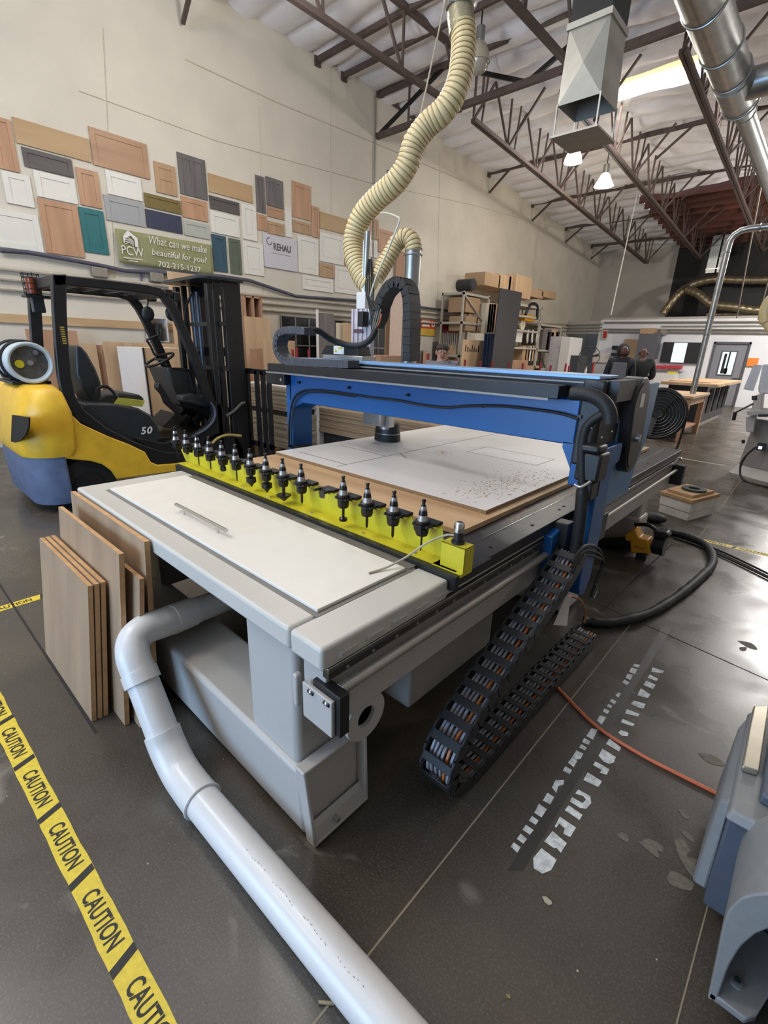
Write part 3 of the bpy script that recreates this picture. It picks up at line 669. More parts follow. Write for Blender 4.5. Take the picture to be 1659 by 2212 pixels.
wp = MB().box(-2.71, -2.60, 2.395, 2.399, 1.55, 1.605).build('warning_plate', m_white, rt)
MB().prism([(-2.70, 2.3945, 1.562), (-2.67, 2.3945, 1.562), (-2.685, 2.3945, 1.592)], (0, .001, 0)).build('warning_triangle', m_tyellow, wp)
MB().box(-2.66, -2.615, 2.393, 2.395, 1.585, 1.598).build('warning_bar', m_tyellow, wp)
MB().box(-2.62, -2.38, 2.66, 2.72, 1.03, 1.40).box(-2.60, -2.42, 2.60, 2.66, 1.04, 1.16).build('spindle_plates', m_alu, rt, bevel=.004)
MB().cyl((-2.5, 2.76, 1.0), (-2.5, 2.76, 1.35), .055).build('spindle', m_alu, rt)
sh_ = MB()
def oval(z, a, b, c=(-2.52, 2.80), n=28): return [(c[0]+a*math.cos(2*PI*k/n), c[1]+b*math.sin(2*PI*k/n), z) for k in range(n)]
sh_.loft(oval(.96, .11, .09), oval(1.04, .10, .085)); sh_.build('dust_shoe', m_blk, rt)
MB().loft(oval(.958, .112, .092), oval(.962, .112, .092)).build('shoe_ring', m_alu, rt)
MB().loft(oval(.905, .115, .095), oval(.957, .11, .09)).build('dust_brush', m_rub, rt)
# beam cable with clips
pth = [(624, 966), (625, 915), (632, 868), (650, 846), (690, 843), (760, 852), (800, 858), (860, 865), (900, 873), (960, 880), (1010, 877), (1080, 877), (1150, 884), (1210, 893), (1250, 905)]
MB().tube(smoothpath([W(*q, Y=2.152) for q in pth], 6), .0075, 10).build('beam_cable', m_rub, rt)
MB().tube(smoothpath([W(q[0]+6, q[1]+5, Y=2.155) for q in pth[:6]], 6), .004, 8).build('beam_cable_thin', m_rub, rt)
for q in ((646, 826), (753, 837), (880, 853), (1041, 877), (1253, 900)):
    p = W(*q, Y=2.16); MB().box(p[0]-.009, p[0]+.009, 2.15, 2.17, p[2]-.008, p[2]+.008).build('cable_clip', m_blk, rt)
# heavy loom at the right end
pth = [(1235, 850), (1270, 852), (1300, 866), (1316, 890), (1318, 915)]
MB().tube(smoothpath([W(*q, Y=2.08) for q in pth], 6), .03, 12).build('main_loom', m_rub, rt)
pth = [(1312, 890), (1285, 905), (1266, 925), (1258, 960), (1257, 1010), (1258, 1060), (1253, 1120), (1248, 1160), (1240, 1205), (1232, 1235)]
MB().tube(smoothpath([W(*q, Y=2.09) for q in pth], 6), [.02]*30+[.027]*25, 12).build('drop_loom', m_rub, rt)
MB().tube(smoothpath([W(*q, Y=2.05) for q in [(1241, 1046), (1255, 1052), (1276, 1040)]], 5), .007, 8).build('loom_strap', m_alu, rt)
for k, off in enumerate((0, 10, 20)):
    MB().tube(smoothpath([W(*q, X=-.64) for q in [(1235, 1215+off), (1262, 1180+off), (1292, 1185+off), (1302, 1215), (1290, 1250), (1275, 1290)]], 6), .008, 8).build('looped_cable', m_rub, rt)
MB().tube(smoothpath([W(*q, X=-.62) for q in [(1287, 1262), (1289, 1275), (1283, 1292)]], 5), .004, 8).build('plug_end', m_chrome, rt)
pth = [(-.70, 2.10, .72), (-.70, 1.95, .63), (-.70, 1.72, .54), (-.70, 1.46, .425), (-.70, 1.26, .33), (-.70, 1.14, .24), (-.70, 1.115, .15), (-.70, 1.17, .07), (-.70, 1.32, .045), (-.70, 1.9, .045), (-.70, 2.62, .045)]
gc, P = chain(pth, (.135, 0, 0), .062, .072, 'floor_chain', m_chain, rt, bars_only=True)
for k, (dx, mm) in enumerate([(-.045, 'cable_grey'), (-.03, 'cable_grey'), (-.012, 'cable_grey'), (.006, 'cable_grey'), (.024, 'cable_orange'), (.042, 'cable_grey')]):
    col = '#9a9aa0' if mm == 'cable_grey' else '#c2703a'
    MB().tube([p+Vector((dx, .004*math.sin(i*.4+k), .004*math.cos(i*.5+k*2))) for i, p in enumerate(P)], .0065, 6).build('cable', M(mm, col, .45), gc)
MB().tube(smoothpath([W(*q, X=-.60) for q in [(1232, 1288), (1252, 1295), (1265, 1320), (1262, 1345)]], 6), .006, 8).build('brown_cable', M('brown_cable', '#8a5a3a', .5), rt)
MB().hexa([tuple(W(*q, X=-.64)) for q in [(1195, 1350), (1225, 1352), (1232, 1290), (1222, 1288)]]+[tuple(W(*q, X=-.66)) for q in [(1195, 1350), (1225, 1352), (1232, 1290), (1222, 1288)]]).build('chain_bracket', m_body, rt)
# ------------------------------------------------------------------ lid with bar handle
ld = thing('cover_panel', 'white lid panel with a bar handle lying on the grey front deck of the router', 'panel', (-1.8, .98, .85))
MB().box(-2.646, -.955, .776, 1.182, .8505, .862).build('panel_board', M('lid_white', '#e2ddd3', .4, var=.02), ld, bevel=.0015)
tag(MB().box(-2.665, -.936, .757, 1.20, .85, .8506).build('lid_gap_shade', M('gap_shade_grey', '#77736c', .6), rt), 'x', 'x')  # thin grey sheet, shade of the gap around the lid put in colour
for k in ('label', 'category'): del bpy.data.objects['lid_gap_shade'][k]
h = MB().tube([(-2.075, .868, .892), (-1.63, .868, .892)], .0085, 14).build('handle', m_chrome, ld)
for x in (-2.0, -1.70): MB().cyl((x, .868, .862), (x, .868, .892), .005, seg=12).build('handle_post', m_chrome, h)
# ------------------------------------------------------------------ boards on the table
tb = tag(MB().box(-2.735, -1.0, 1.60, 4.45, .852, .876).build('spoilboard', m_mdf, bevel=.001), 'tan fibreboard sheet lying on the dark router table under the white sheet', 'board')
wb = thing('melamine_sheet', 'white machined sheet with chipboard edge lying under the gantry', 'sheet', (-1.88, 3.1, .876))
MB().box(-2.72, -1.04, 1.865, 4.42, .8765, .896).build('chipboard_core', m_mdf_edge, wb)
MB().box(-2.72, -1.04, 1.865, 4.42, .896, .898).build('white_face', m_mel, wb)
cut = M('cut_grey', '#625d56', .8)
def cutl(a, b, w=.008): 
    a = Vector((*a, 0)); b = Vector((*b, 0)); d = (b-a).normalized(); s = Vector((-d[1], d[0], 0))*w/2
    A = [a-s, b-s, b+s, a+s]
    return MB().add([(p[0], p[1], .8984) for p in A], [(0, 1, 2, 3)]).build('cut_line', cut, wb, smooth=0)
cutl((-2.125, 1.9), (-2.125, 4.3)); cutl((-2.61, 1.985), (-2.128, 1.98)); cutl((-2.62, 2.37), (-2.128, 2.36)); cutl((-2.12, 2.5), (-2.0, 2.42))
for a, b in (((-1.85, 2.94), (-1.85, 3.22)), ((-1.85, 3.22), (-1.30, 3.21)), ((-1.30, 3.21), (-1.30, 2.93)), ((-1.30, 2.93), (-1.85, 2.94))): cutl(a, b, .006)
# sawdust
sd = MB(); random.seed(3)
for i in range(900):
    if i < 520: x = random.gauss(-1.22, .09); y = random.gauss(2.35, .25); z = .8985; 
    elif i < 820: x = random.uniform(-1.0, -.935); y = random.uniform(1.75, 3.2); z = .8505
    else: x = random.gauss(-1.95, .04); y = random.gauss(2.75, .04); z = .8985
    if z > .89 and not (-2.7 < x < -1.045): continue
    if y < 1.87: continue
    s = random.uniform(.001, .004); a = random.uniform(0, PI); dx, dy = s*math.cos(a)*2, s*math.sin(a)*2
    sd.add([(x-dx, y-dy, z), (x+dy*.4, y-dx*.4, z), (x+dx, y+dy, z), (x-dy*.4, y+dx*.4, z+s*.6)], [(0, 1, 2, 3), (0, 3, 1), (1, 3, 2)])
tag(sd.build('sawdust', M('sawdust', '#b98e5e', .9, var=.2, scale=80), smooth=0), 'light brown sawdust scattered along the right edge of the white sheet', 'sawdust', kind='stuff')
# ------------------------------------------------------------------ yellow tool rack
tr = thing('tool_rack', 'yellow sheet metal rack with black forks across the router table', 'rack', (-1.85, 1.3, .85))
PX = lambda k: -.966-.1415*k
yb = 1.335
lo = MB().box(-2.93, -.80, 1.268, yb+.01, .866, .870)
lo.build('base_flange', m_tyellow, tr)
MB().box(-2.93, -.80, 1.262, 1.275, .858, .8655).build('base_gasket', m_blk, tr)
# scalloped upright plate: a tab behind each tool with dips between
pl = [(-2.96, .868)]
z_hi, z_lo = .992, .936
for k in range(14, -1, -1):
    x = PX(k)
    pl += [(x-.066, z_lo+.0), (x-.045, z_lo+.004), (x-.040, z_lo+.02), (x-.036, z_hi), (x+.048, z_hi), (x+.052, z_hi-.01), (x+.057, z_lo+.012), (x+.062, z_lo)]
pl += [(-.895, .938), (-.885, .934), (-.86, .93), (-.80, .93), (-.80, .868)]
up = MB().prism([(x, yb, z) for x, z in pl], (0, .003, 0)).build('upright_plate', m_tyellow, tr, smooth=0)
tabs = MB()
for k in range(15):
    x = PX(k)
    MB().box(x-.012, x+.048, yb-.035, yb+.003, .990, .993).build('top_tab', m_tyellow, tr)
for k in range(15):
    x = PX(k)
    f = MB()
    f.box(x-.03, x+.045, yb-.03, yb+.012, .993, 1.005)
    f.box(x-.036, x-.026, 1.262, yb-.03, .993, 1.004); f.box(x+.026, x+.036, 1.262, yb-.03, .993, 1.004)
    f.box(x-.034, x+.034, yb-.035, yb-.022, .985, 1.003)
    f.build('tool_fork', m_blk, tr, bevel=.002, seg=1)
MB().box(-.875, -.775, 1.278, 1.282, .87, .962).box(-.778, -.775, 1.278, 1.335, .87, .962).box(-.875, -.775, 1.278, 1.335, .958, .962).build('end_box', m_tyellow, tr, bevel=.001)
MB().box(-.90, -.775, 1.262, 1.335, .858, .87).build('end_flange', m_tyellow, tr)
for x in (-1.0, -1.28, -1.62, -1.95, -2.2, -2.45): MB().cyl((x, 1.29, .87), (x, 1.29, .875), .006, seg=8).build('rack_bolt', m_alu, tr)
ts = thing('tool_setter', 'small chrome and black cylindrical tool height sensor on the right end of the yellow rack', 'sensor', (-.83, 1.306, .962))
MB().cyl((-.825, 1.306, .962), (-.825, 1.306, 1.005), .0165).cyl((-.825, 1.306, .962), (-.825, 1.306, .972), .024).build('body', m_blk, ts)
MB().lathe([(.0185, 0), (.0185, .028), (.016, .033), (.01, .036), (0, .036)], (-.825, 1.306, 1.005)).build('cap', m_chrome, ts)
MB().tube(smoothpath([(-.84, 1.30, .988), (-.865, 1.285, .985), (-.91, 1.24, .955), (-.96, 1.19, .90), (-.99, 1.12, .872), (-1.01, 1.05, .866)], 6), .004, 8).build('cable', M('cable_beige', '#b0a58f', .5), ts)
# tool holders
m_taper = M('taper_steel', '#a79d93', .35, .45, var=.1, scale=40)
m_dkst = M('dark_steel', '#2e2a28', .3, .6, var=.2, scale=40)
kinds = ['thin long drill bit', 'straight cutter', 'straight cutter with wide nut', 'T-shaped slot cutter', None, 'long straight cutter', 'wide cone cutter', 'stubby cone cutter', 'stepped cone bit', 'very thin engraving bit', 'fluted mill head', 'short thin bit', 'slim drill tip', 'plain black nut', 'polished silver taper and thin bit']
where = ['rightmost on yellow rack', 'second from right end of rack', 'third from right end of rack', 'just right of the empty fork', '', 'just left of the empty fork', 'second left of the empty fork', 'third left of the empty fork', 'seventh from left end of rack', 'sixth from left end of rack', 'fifth from left end of rack', 'fourth from left end of rack', 'third from left end of rack', 'second from left end of rack', 'leftmost on yellow rack']
for k in range(15):
    if k == 4: continue
    x = PX(k); z = 1.008; c = (x, 1.28, z)
    t = thing('tool_holder', 'tool holder with %s, %s' % (kinds[k], where[k]), 'tool holder', c, 'tool holders hanging in the yellow rack')
    MB().lathe([(.0205, .006), (.0165, .028)], c, seg=18).lathe([(.0155, .034), (.0105, .062)], c, seg=18).build('taper', m_chrome if k in (14, 12) else m_taper, t)
    MB().lathe([(.0165, .027), (.0158, .035)], c, seg=18).lathe([(.016, .035), (.010, .062), (.0065, .068), (.006, .076), (.0085, .082), (.0085, .086), (.004, .088), (0, .088)], c, seg=14).build('pull_stud', m_dkst, t)
    MB().lathe([(.022, -.014), (.029, -.012), (.029, -.005), (.025, -.003), (.025, 0), (.029, .001), (.029, .006), (.02, .008)], c, seg=22).build('flange', m_dkst, t)
    big = k in (2,)
    MB().lathe([(.012, -.053), (.021, -.05), (.0245, -.04), (.0245, -.022), (.0225, -.02), (.0225, -.012)], c, seg=10).build('collet_nut', m_dkst, t, smooth=25)
    bt = MB()
    if k in (6,): bt.lathe([(.003, -.125), (.036, -.098), (.036, -.092), (.008, -.086), (.008, -.05)], c, seg=10)
    elif k in (7, 8): bt.lathe([(.002, -.115), (.012, -.10), (.026, -.088), (.026, -.065), (.01, -.06), (.01, -.05)], c, seg=12)
    elif k == 3: bt.lathe([(.018, -.11), (.018, -.098), (.006, -.095), (.006, -.05)], c, seg=10)
    elif k == 10: bt.lathe([(.014, -.085), (.018, -.08), (.016, -.06), (.008, -.05)], c, seg=6)
    elif k == 13: bt.lathe([(.008, -.062), (.008, -.05)], c, seg=10)
    else: bt.lathe([(.0015, -.115 if k in (0, 9, 14) else -.105), (.0035 if k in (0, 9, 11, 12, 14) else .0055, -.095), (.004 if k in (0, 9, 11, 12, 14) else .006, -.05)], c, seg=8)
    bt.build('cutter', m_dkst, t, smooth=30)
# ------------------------------------------------------------------ PVC pipe
m_pvc = M('white_pvc', '#d2d0cd', .28, var=.03, scale=6, detail=8)
pv = thing('dust_pipe', 'white plastic dust extraction pipe on the floor with elbow rising under the router', 'pipe', (-1.2, .55, 0))
r0 = .06
A0, A1 = Vector((-.02, .537, r0)), Vector((-1.30, .499, r0))
B0, B1 = Vector((-1.53, .499, .12)), Vector((-1.724, .50, .354))
MB().tube([A0, A1], r0, 40).build('floor_length', m_pvc, pv)
cp = smoothpath([Vector((-1.27, .50, r0)), Vector((-1.36, .499, r0+.001)), Vector((-1.45, .499, .072)), B0, B0+(B1-B0)*.22], 6)
MB().tube(cp, r0+.006, 36).build('angle_coupling', m_pvc, pv, smooth=60)
mk = MB(); random.seed(8)
for i in range(34):
    x = -.98+i*.015+random.uniform(0, .006); ya = .52+.03*(x+.6); a_ = .22+.04*math.sin(i*.9); l_ = random.uniform(.003, .009)
    if i % 9 in (7, 8): continue
    c_ = [Vector((x+q*l_, ya-math.sin(a_+w*.03)*(r0+.0004), r0+math.cos(a_+w*.03)*(r0+.0004))) for q, w in ((0, 0), (1, random.uniform(-1, 1)))]
    mk.tube(c_, .0006, 4)
mk.build('printed_marks', M('mark_grey', '#5e5a58', .7), pv)['kind'] = 'stuff'
MB().torus((-1.275, .50, r0), r0+.005, .005, (1, 0, 0), 36).build('coupling_rim', m_pvc, pv)
MB().tube([B0, B1], r0-.001, 32).build('rising_length', m_pvc, pv)
MB().tube([B0+(B1-B0)*.88, B1+(B1-B0)*.04], r0+.008, 32).build('elbow_collar', m_pvc, pv)
ec = smoothpath([B1, Vector((-1.772, .502, .412)), Vector((-1.815, .527, .455)), Vector((-1.835, .582, .472)), Vector((-1.842, .64, .466)), Vector((-1.855, .70, .456))], 7)
MB().tube(ec, r0+.003, 32).build('elbow', m_pvc, pv, smooth=60)
MB().tube([Vector((-1.852, .69, .458)), Vector((-1.888, .80, .436))], r0+.006, 32).build('elbow_collar', m_pvc, pv)
MB().tube([Vector((-1.888, .80, .436)), Vector((-1.985, 1.147, .37))], r0-.001, 32).build('inlet_length', m_pvc, pv)
# ------------------------------------------------------------------ leaning boards
m_bf = wood('board_face', '#8f765c', '#a58a6d', .6, 'z', 8); m_be = wood('board_edge', '#b58a5e', '#cda274', .7, 'y', 20)
def lean(p00, p10, h, lean_dy, th, lab_, n=0):
    # board standing on its lower long edge, leaning back in +Y
    p00, p10 = Vector(p00), Vector(p10); up = Vector((0, lean_dy, math.sqrt(max(h*h-lean_dy**2, .01)))); back = (p10-p00).cross(up).normalized()*-th
    if back[1] < 0: back = -back
    lift = Vector((0, 0, max(0, -min(0, back[2]))))
    q = [p00+lift, p10+lift, p10+up+lift, p00+up+lift]
    t = thing('leaning_board', lab_, 'board', (p00+p10)/2, 'boards leaning on the router front')
    e = .0015; nb = back.normalized()
    MB().loft([v+nb*e for v in q], [v+back-nb*e for v in q]).build('core', m_be, t, smooth=0)
    MB().loft(q, [v+nb*e for v in q]).build('front_face', m_bf, t, smooth=0)
    MB().loft([v+back-nb*e for v in q], [v+back for v in q]).build('back_face', m_bf, t, smooth=0)
nm = ['front board of the three small boards leaning at left of router', 'middle board of the three small boards leaning at left of router', 'rear board of the three small boards, against the tall panel']
for k in range(3): lean((-2.74, .362+.024*k, 0), (-2.03, .368+.024*k, 0), .645, .085, .019, nm[k])
lean((-2.70, .455, 0), (-1.905, .46, 0), .80, .09, .02, 'tall tan board leaning just behind the three small boards')
lean((-2.5, .497, 0), (-1.84, .50, 0), .70, .09, .019, 'partly hidden narrow board with pale edge between the two tall boards')
lean((-2.79, .565, 0), (-1.86, .57, 0), .84, .065, .022, 'tallest board at the back of the pile, touching the router deck')
# ------------------------------------------------------------------ caution tapes
def tape(a, b, w, lab_, letters, gap, first, th=.0008, worn=False, flip=False, hgt=.62, rot=1):
    a = Vector((a[0], a[1], 0)); b = Vector((b[0], b[1], 0)); d = (b-a).normalized(); s = Vector((-d[1], d[0], 0))
    t = thing('caution_tape', lab_, 'tape', (a+b)/2)
    L = (b-a).length; n = int(L/.05); random.seed(5); e1, e2 = [], []
    for i in range(n+1):
        p = a+d*(L*i/n); e1.append(p-s*(w/2+random.uniform(-.0015, .002))); e2.append(p+s*(w/2+random.uniform(-.0015, .002)))
    mb = MB(); vs = [(*p.xy, th) for p in e1]+[(*p.xy, th) for p in e2]
    mb.add(vs, [(i, i+1, n+2+i, n+1+i) for i in range(n)]); mb.build('tape_strip', m_yellow, t, smooth=0)
    x = first
    u = d if not flip else -d; v = s if not flip else -s
    while x < L:
        c = a+d*x
        if letters and 0 <= x+.0 and x+letters < L+.2:
            o = c-s*(w*hgt/2) if not flip else c+d*letters+s*(w*hgt/2)
            text('CAUTION', (o[0], o[1], th), u, v, letters, w*hgt, m_ink, t, bold=.02, off=.0008)
        # slanted bar between words
        e = c+d*(letters+gap*.42); bw = gap*.23; sk = gap*.2
        MB().add([tuple(e-s*w/2-d*0+Vector((0, 0, th+.0008))), tuple(e-s*w/2+d*bw+Vector((0, 0, th+.0008))), tuple(e+s*w/2+d*(bw+sk*rot)+Vector((0, 0, th+.0008))), tuple(e+s*w/2+d*(sk*rot)+Vector((0, 0, th+.0008)))], [(0, 1, 2, 3)]).build('black_bar', m_ink, t, smooth=0)
        x += letters+gap
    return t
TAPES = 1
tape((-2.94, .085), (-.55, .155), .073, 'long yellow caution tape stuck on the floor at lower left', .205, .113, .066, rot=-1, hgt=.66)
tape((-3.41, -.5), (-3.47, 1.2), .07, 'short piece of yellow caution tape on the floor beside the leaning boards', .21, .09, .74)
tape((-.80, 5.02), (.9, 5.10), .075, 'yellow caution tape on the floor behind the black cables at right', .26, .10, .20)
# stencilled white letters crossed by a dark tape band
fm = thing('floor_marking', 'worn white stencilled letters on the dark floor, crossed by a dark painted band', 'floor marking', (-.25, 1.9, 0))
m_sten = M('stencil_white', '#c3c5c2', .7, var=.35, scale=45, detail=8, contrast=(.25, .6))
def poly(pts, m, z=.0012, name='stencil_stroke'):
    P = [W(1040+x*.3761, 1380+y*.3761, Z=0) for x, y in pts]
    return MB().add([(p[0], p[1], z) for p in P], [tuple(range(len(P)))]).build(name, m, fm, smooth=0)
st = [[(297, 1260), (345, 1203), (432, 1270), (400, 1330), (350, 1350), (300, 1320)], [(360, 1165), (408, 1105), (490, 1175), (455, 1230), (430, 1200), (418, 1205)],
 [(420, 1080), (450, 1022), (543, 1085), (510, 1140), (470, 1120), (478, 1090), (445, 1062), (430, 1085)], [(478, 985), (500, 957), (580, 1012), (562, 1042)],
 [(538, 890), (556, 866), (625, 905), (630, 945), (600, 978), (565, 972), (508, 935), (520, 910), (580, 945), (600, 925), (585, 905)],
 [(585, 812), (610, 768), (693, 820), (670, 852)], [(640, 725), (655, 705), (735, 750), (718, 782), (680, 770), (690, 755)], [(672, 672), (695, 632), (772, 680), (760, 710), (735, 720), (700, 705)],
 [(716, 605), (735, 573), (803, 625), (790, 648)], [(785, 540), (800, 525), (845, 540), (840, 560), (805, 558)], [(800, 480), (810, 460), (880, 490), (870, 505)], [(825, 430), (835, 405), (908, 432), (900, 448)],
 [(860, 375), (875, 355), (943, 375), (930, 402), (900, 395)], [(895, 325), (915, 285), (970, 320), (955, 342)], [(930, 265), (945, 240), (1000, 265), (985, 290)], [(955, 225), (965, 205), (1015, 230), (1005, 243)], [(975, 190), (982, 165), (1048, 185), (1040, 198)],
 [(168, 1195), (185, 1170), (225, 1198), (205, 1230)], [(203, 1150), (225, 1120), (262, 1150), (240, 1178)], [(235, 1098), (255, 1068), (300, 1100), (278, 1126)], [(272, 1045), (290, 1018), (328, 1045), (312, 1070)],
 [(303, 1000), (330, 948), (375, 980), (345, 1027)], [(352, 930), (378, 885), (418, 910), (395, 952)], [(405, 855), (425, 812), (475, 812), (470, 838), (440, 848), (430, 888)], [(467, 758), (482, 733), (520, 755), (505, 778)],
 [(497, 712), (520, 680), (550, 702), (530, 738)], [(522, 678), (545, 642), (585, 660), (570, 690), (545, 695)], [(562, 625), (572, 605), (605, 625), (595, 642)], [(578, 595), (590, 570), (625, 590), (615, 610)], [(602, 560), (632, 515), (668, 522), (640, 580)],
 [(662, 470), (680, 440), (718, 450), (690, 495)], [(697, 420), (705, 400), (735, 415), (725, 432)], [(720, 390), (728, 375), (752, 385), (745, 400)], [(737, 360), (745, 345), (775, 360), (765, 378)], [(770, 325), (785, 308), (802, 315), (785, 338)],
 [(808, 250), (822, 235), (850, 250), (835, 268)], [(828, 225), (840, 200), (870, 208), (855, 238)], [(848, 190), (862, 165), (895, 175), (880, 205)], [(868, 158), (876, 145), (912, 150), (900, 165)]]
for p in st: poly(p, m_sten)
poly([(1040, -70), (1100, -70), (320, 1190), (240, 1330), (150, 1330), (330, 1050), (640, 600)], M('dark_band', '#35312d', .45, var=.15), z=.0009, name='dark_band')
for k, p in enumerate([[(905, 1170), (960, 1150), (1040, 1190), (1035, 1225), (1010, 1215), (1020, 1258), (975, 1235)], [(1110, 1160), (1150, 1150), (1195, 1210), (1180, 1250), (1235, 1270), (1230, 1310), (1270, 1415), (1195, 1350), (1130, 1240)], [(1065, 1370), (1100, 1335), (1210, 1395), (1215, 1430), (1190, 1447), (1090, 1415)], [(1130, 985), (1160, 978), (1195, 1030), (1165, 1032)], [(1240, 655), (1330, 670), (1390, 715), (1385, 732), (1300, 710)], [(1145, 1110), (1185, 1110), (1222, 1165), (1205, 1165)], [(778, 1125), (810, 1112), (842, 1135), (840, 1168), (810, 1155)], [(1470, 10), (1550, 25), (1585, 62), (1530, 50)], [(1480, 50), (1520, 48), (1518, 68), (1490, 68)]]):
    P = [W(1040+x*.3761, 1380+y*.3761, Z=0) for x, y in p]; cen = sum(P, Vector())/len(P)
    P2 = smoothpath([v for v in P]+[P[0]], 4)[:-1]
    struct(MB().add([(v[0], v[1], .0011) for v in P2], [tuple(range(len(P2)))]).build('trim_%d' % (50+k), M('floor_scuff', '#686257', .75, var=.25, scale=50), smooth=0))
def chip(q, lab_, s=.02, col='#b3aa93'):
    p = W(*q, Z=0); random.seed(int(q[0])); A = [(p[0]+s*math.cos(a)*random.uniform(.6, 1.2), p[1]+s*.6*math.sin(a)*random.uniform(.6, 1.2), .001) for a in [i*PI/3 for i in range(6)]]
    tag(MB().prism(A, (0, 0, .004)).build('wood_chip', M('chip'+col, col, .8), smooth=0), lab_, 'scrap')
chip((1183, 1948), 'pale torn paper scrap on the floor in front of the stencilled letters', .016)
chip((1098, 2155), 'tiny yellowish scrap on the floor near the bottom edge', .007, '#8d8452')
tag(MB().bar(W(688, 2165, Z=.006), W(722, 2168, Z=.006), .006).build('wood_stick', wood('stick', '#8b7a5d', '#a89676')), 'short thin wooden stick beside the white pipe at the bottom', 'stick')
# orange air hose, black looms
tag(MB().tube(smoothpath([W(*q, Z=.008) for q in [(1190, 1470), (1225, 1507), (1290, 1570), (1380, 1628), (1470, 1675), (1560, 1720), (1640, 1760)]], 8), .0075, 10).build('air_hose', M('orange_hose', '#c2603a', .45)), 'orange air hose lying across the floor from the chain to the right', 'hose')
P = smoothpath([W(*q, Z=.03) for q in [(1262, 1342), (1320, 1345), (1400, 1325), (1460, 1290), (1510, 1250), (1540, 1215), (1528, 1180), (1490, 1160), (1450, 1150), (1425, 1145)]], 10)
random.seed(2); tag(MB().tube(P, [.030+random.uniform(-.004, .004) for _ in P], 12).build('cable_loom', m_rub), 'thick black sleeved cable loom curving over the floor from the router', 'cable loom')
for k, nm in enumerate(('upper of two thin black cables running right beside caution tape', 'lower of two thin black cables running right beside caution tape')):
    tag(MB().tube(smoothpath([W(x, y+k*9, Z=.011) for x, y in [(1455, 1152), (1500, 1167), (1560, 1192), (1620, 1220), (1700, 1260)]], 6), .009, 8).build('black_cable', m_rub), nm, 'cable')
# leaf blower on the floor
lb = thing('leaf_blower', 'yellow and black battery leaf blower lying on the floor beside the router leg', 'leaf blower', (-.78, 4.1, 0))
m_dw = M('tool_yellow', '#d99a1e', .4)
XB = -.74
def bp(pts, x0, x1, name, m, par, bev=.008): return MB().prism([(x0, p[1], p[2]) for p in [W(*q, X=XB) for q in pts]], (x1-x0, 0, 0)).build(name, m, par, bevel=bev)
bb = MB(); P = lambda x, y: W(1100+x/2.968, 780+y/2.968, Y=4.15)
def yprism(pts, y0, y1, name, m, par, bev=.01):
    Q = [P(*q) for q in pts]; return MB().prism([(p[0], y0, p[2]) for p in Q], (0, y1-y0, 0)).build(name, m, par, bevel=bev)
yprism([(755, 1105), (820, 1060), (845, 1120), (905, 1135), (925, 1222), (795, 1215), (790, 1140), (760, 1140)], 4.08, 4.22, 'body_shell', m_dw, lb)
MB().tube(smoothpath([P(805, 1050)+Vector((0, 0, 0)), P(860, 1048), P(910, 1060), P(950, 1100), P(935, 1130)], 5), .016, 10).build('handle', m_blk, lb)
MB().tube([Vector((P(790, 1165)[0], 4.15, P(790, 1165)[2])), Vector((P(570, 1165)[0], 4.15, P(570, 1165)[2]))], [.055, .045], 18).build('nozzle', m_blk, lb)
MB().cyl((P(925, 1175)[0], 4.15, P(925, 1175)[2]), (P(1000, 1190)[0], 4.15, P(1000, 1190)[2]), .075, .08, 20).build('fan_housing', m_blk, lb)
yprism([(930, 1080), (1020, 1090), (1040, 1115), (1010, 1135), (940, 1125)], 4.1, 4.2, 'battery', m_blk, lb)
p = P(815, 1180); text('DEWALT', (p[0], 4.079, p[2]), (1, 0, 0), (0, 0, 1), .085, .022, m_ink, lb, off=.001)
MB().box(P(830, 1200)[0], P(900, 1200)[0], 4.1, 4.2, 0, .05).build('foot', m_blk, lb)
# boxes by the router's far leg
cbn = thing('carton', 'low white carton on the floor under the cardboard packs', 'box', (-.85, 5.85, 0))
p1, p2 = W(1418, 1100, Z=0), W(1497, 1122, Z=0)
bx = [(-1.05, 5.66), (-.745, 5.53), (-.60, 6.02), (-.93, 6.15)]
def zblock(pts, z0, z1, name, m, par=None, **k): return MB().loft([(x, y, z0) for x, y in pts], [(x, y, z1) for x, y in pts]).build(name, m, par, **k)
m_card = M('cardboard', '#a88763', .85, var=.08, scale=20); m_cardw = M('white_card', '#cfccc3', .8)
zblock(bx, 0, .15, 'box_base', m_cardw, cbn, bevel=.004)
ex = lambda pts, f: [(sum(p[0] for p in pts)/4+(x-sum(p[0] for p in pts)/4)*f, sum(p[1] for p in pts)/4+(y-sum(p[1] for p in pts)/4)*f) for x, y in pts]
zblock(ex(bx, 1.03), .09, .20, 'box_lid', m_cardw, cbn, bevel=.004)
tag(zblock(ex(bx, 1.1), .2, .235, 'cardboard_pack', m_card, bevel=.003), 'wide flat brown cardboard pack on the white carton', 'package')
tag(zblock(ex(bx, .85), .235, .265, 'cardboard_pack', m_card, bevel=.003), 'smaller flat brown cardboard pack under the dark coil', 'package')
co = MB().lathe([(.055, 0), (.115, 0), (.118, .01), (.115, .022), (.055, .022), (.052, .01), (.055, 0)], (-.80, 5.84, .265), seg=36)
tag(co.build('edging_coil', M('dark_green_coil', '#2e3a35', .4)), 'dark green coil of edging tape on top of the cardboard packs', 'coil')
tag(MB().ball(W(1415, 1118, Z=.05), (.11, .09, .05)).build('dark_bag', m_rub), 'dark rounded bag on the floor between router leg and white carton', 'bag')
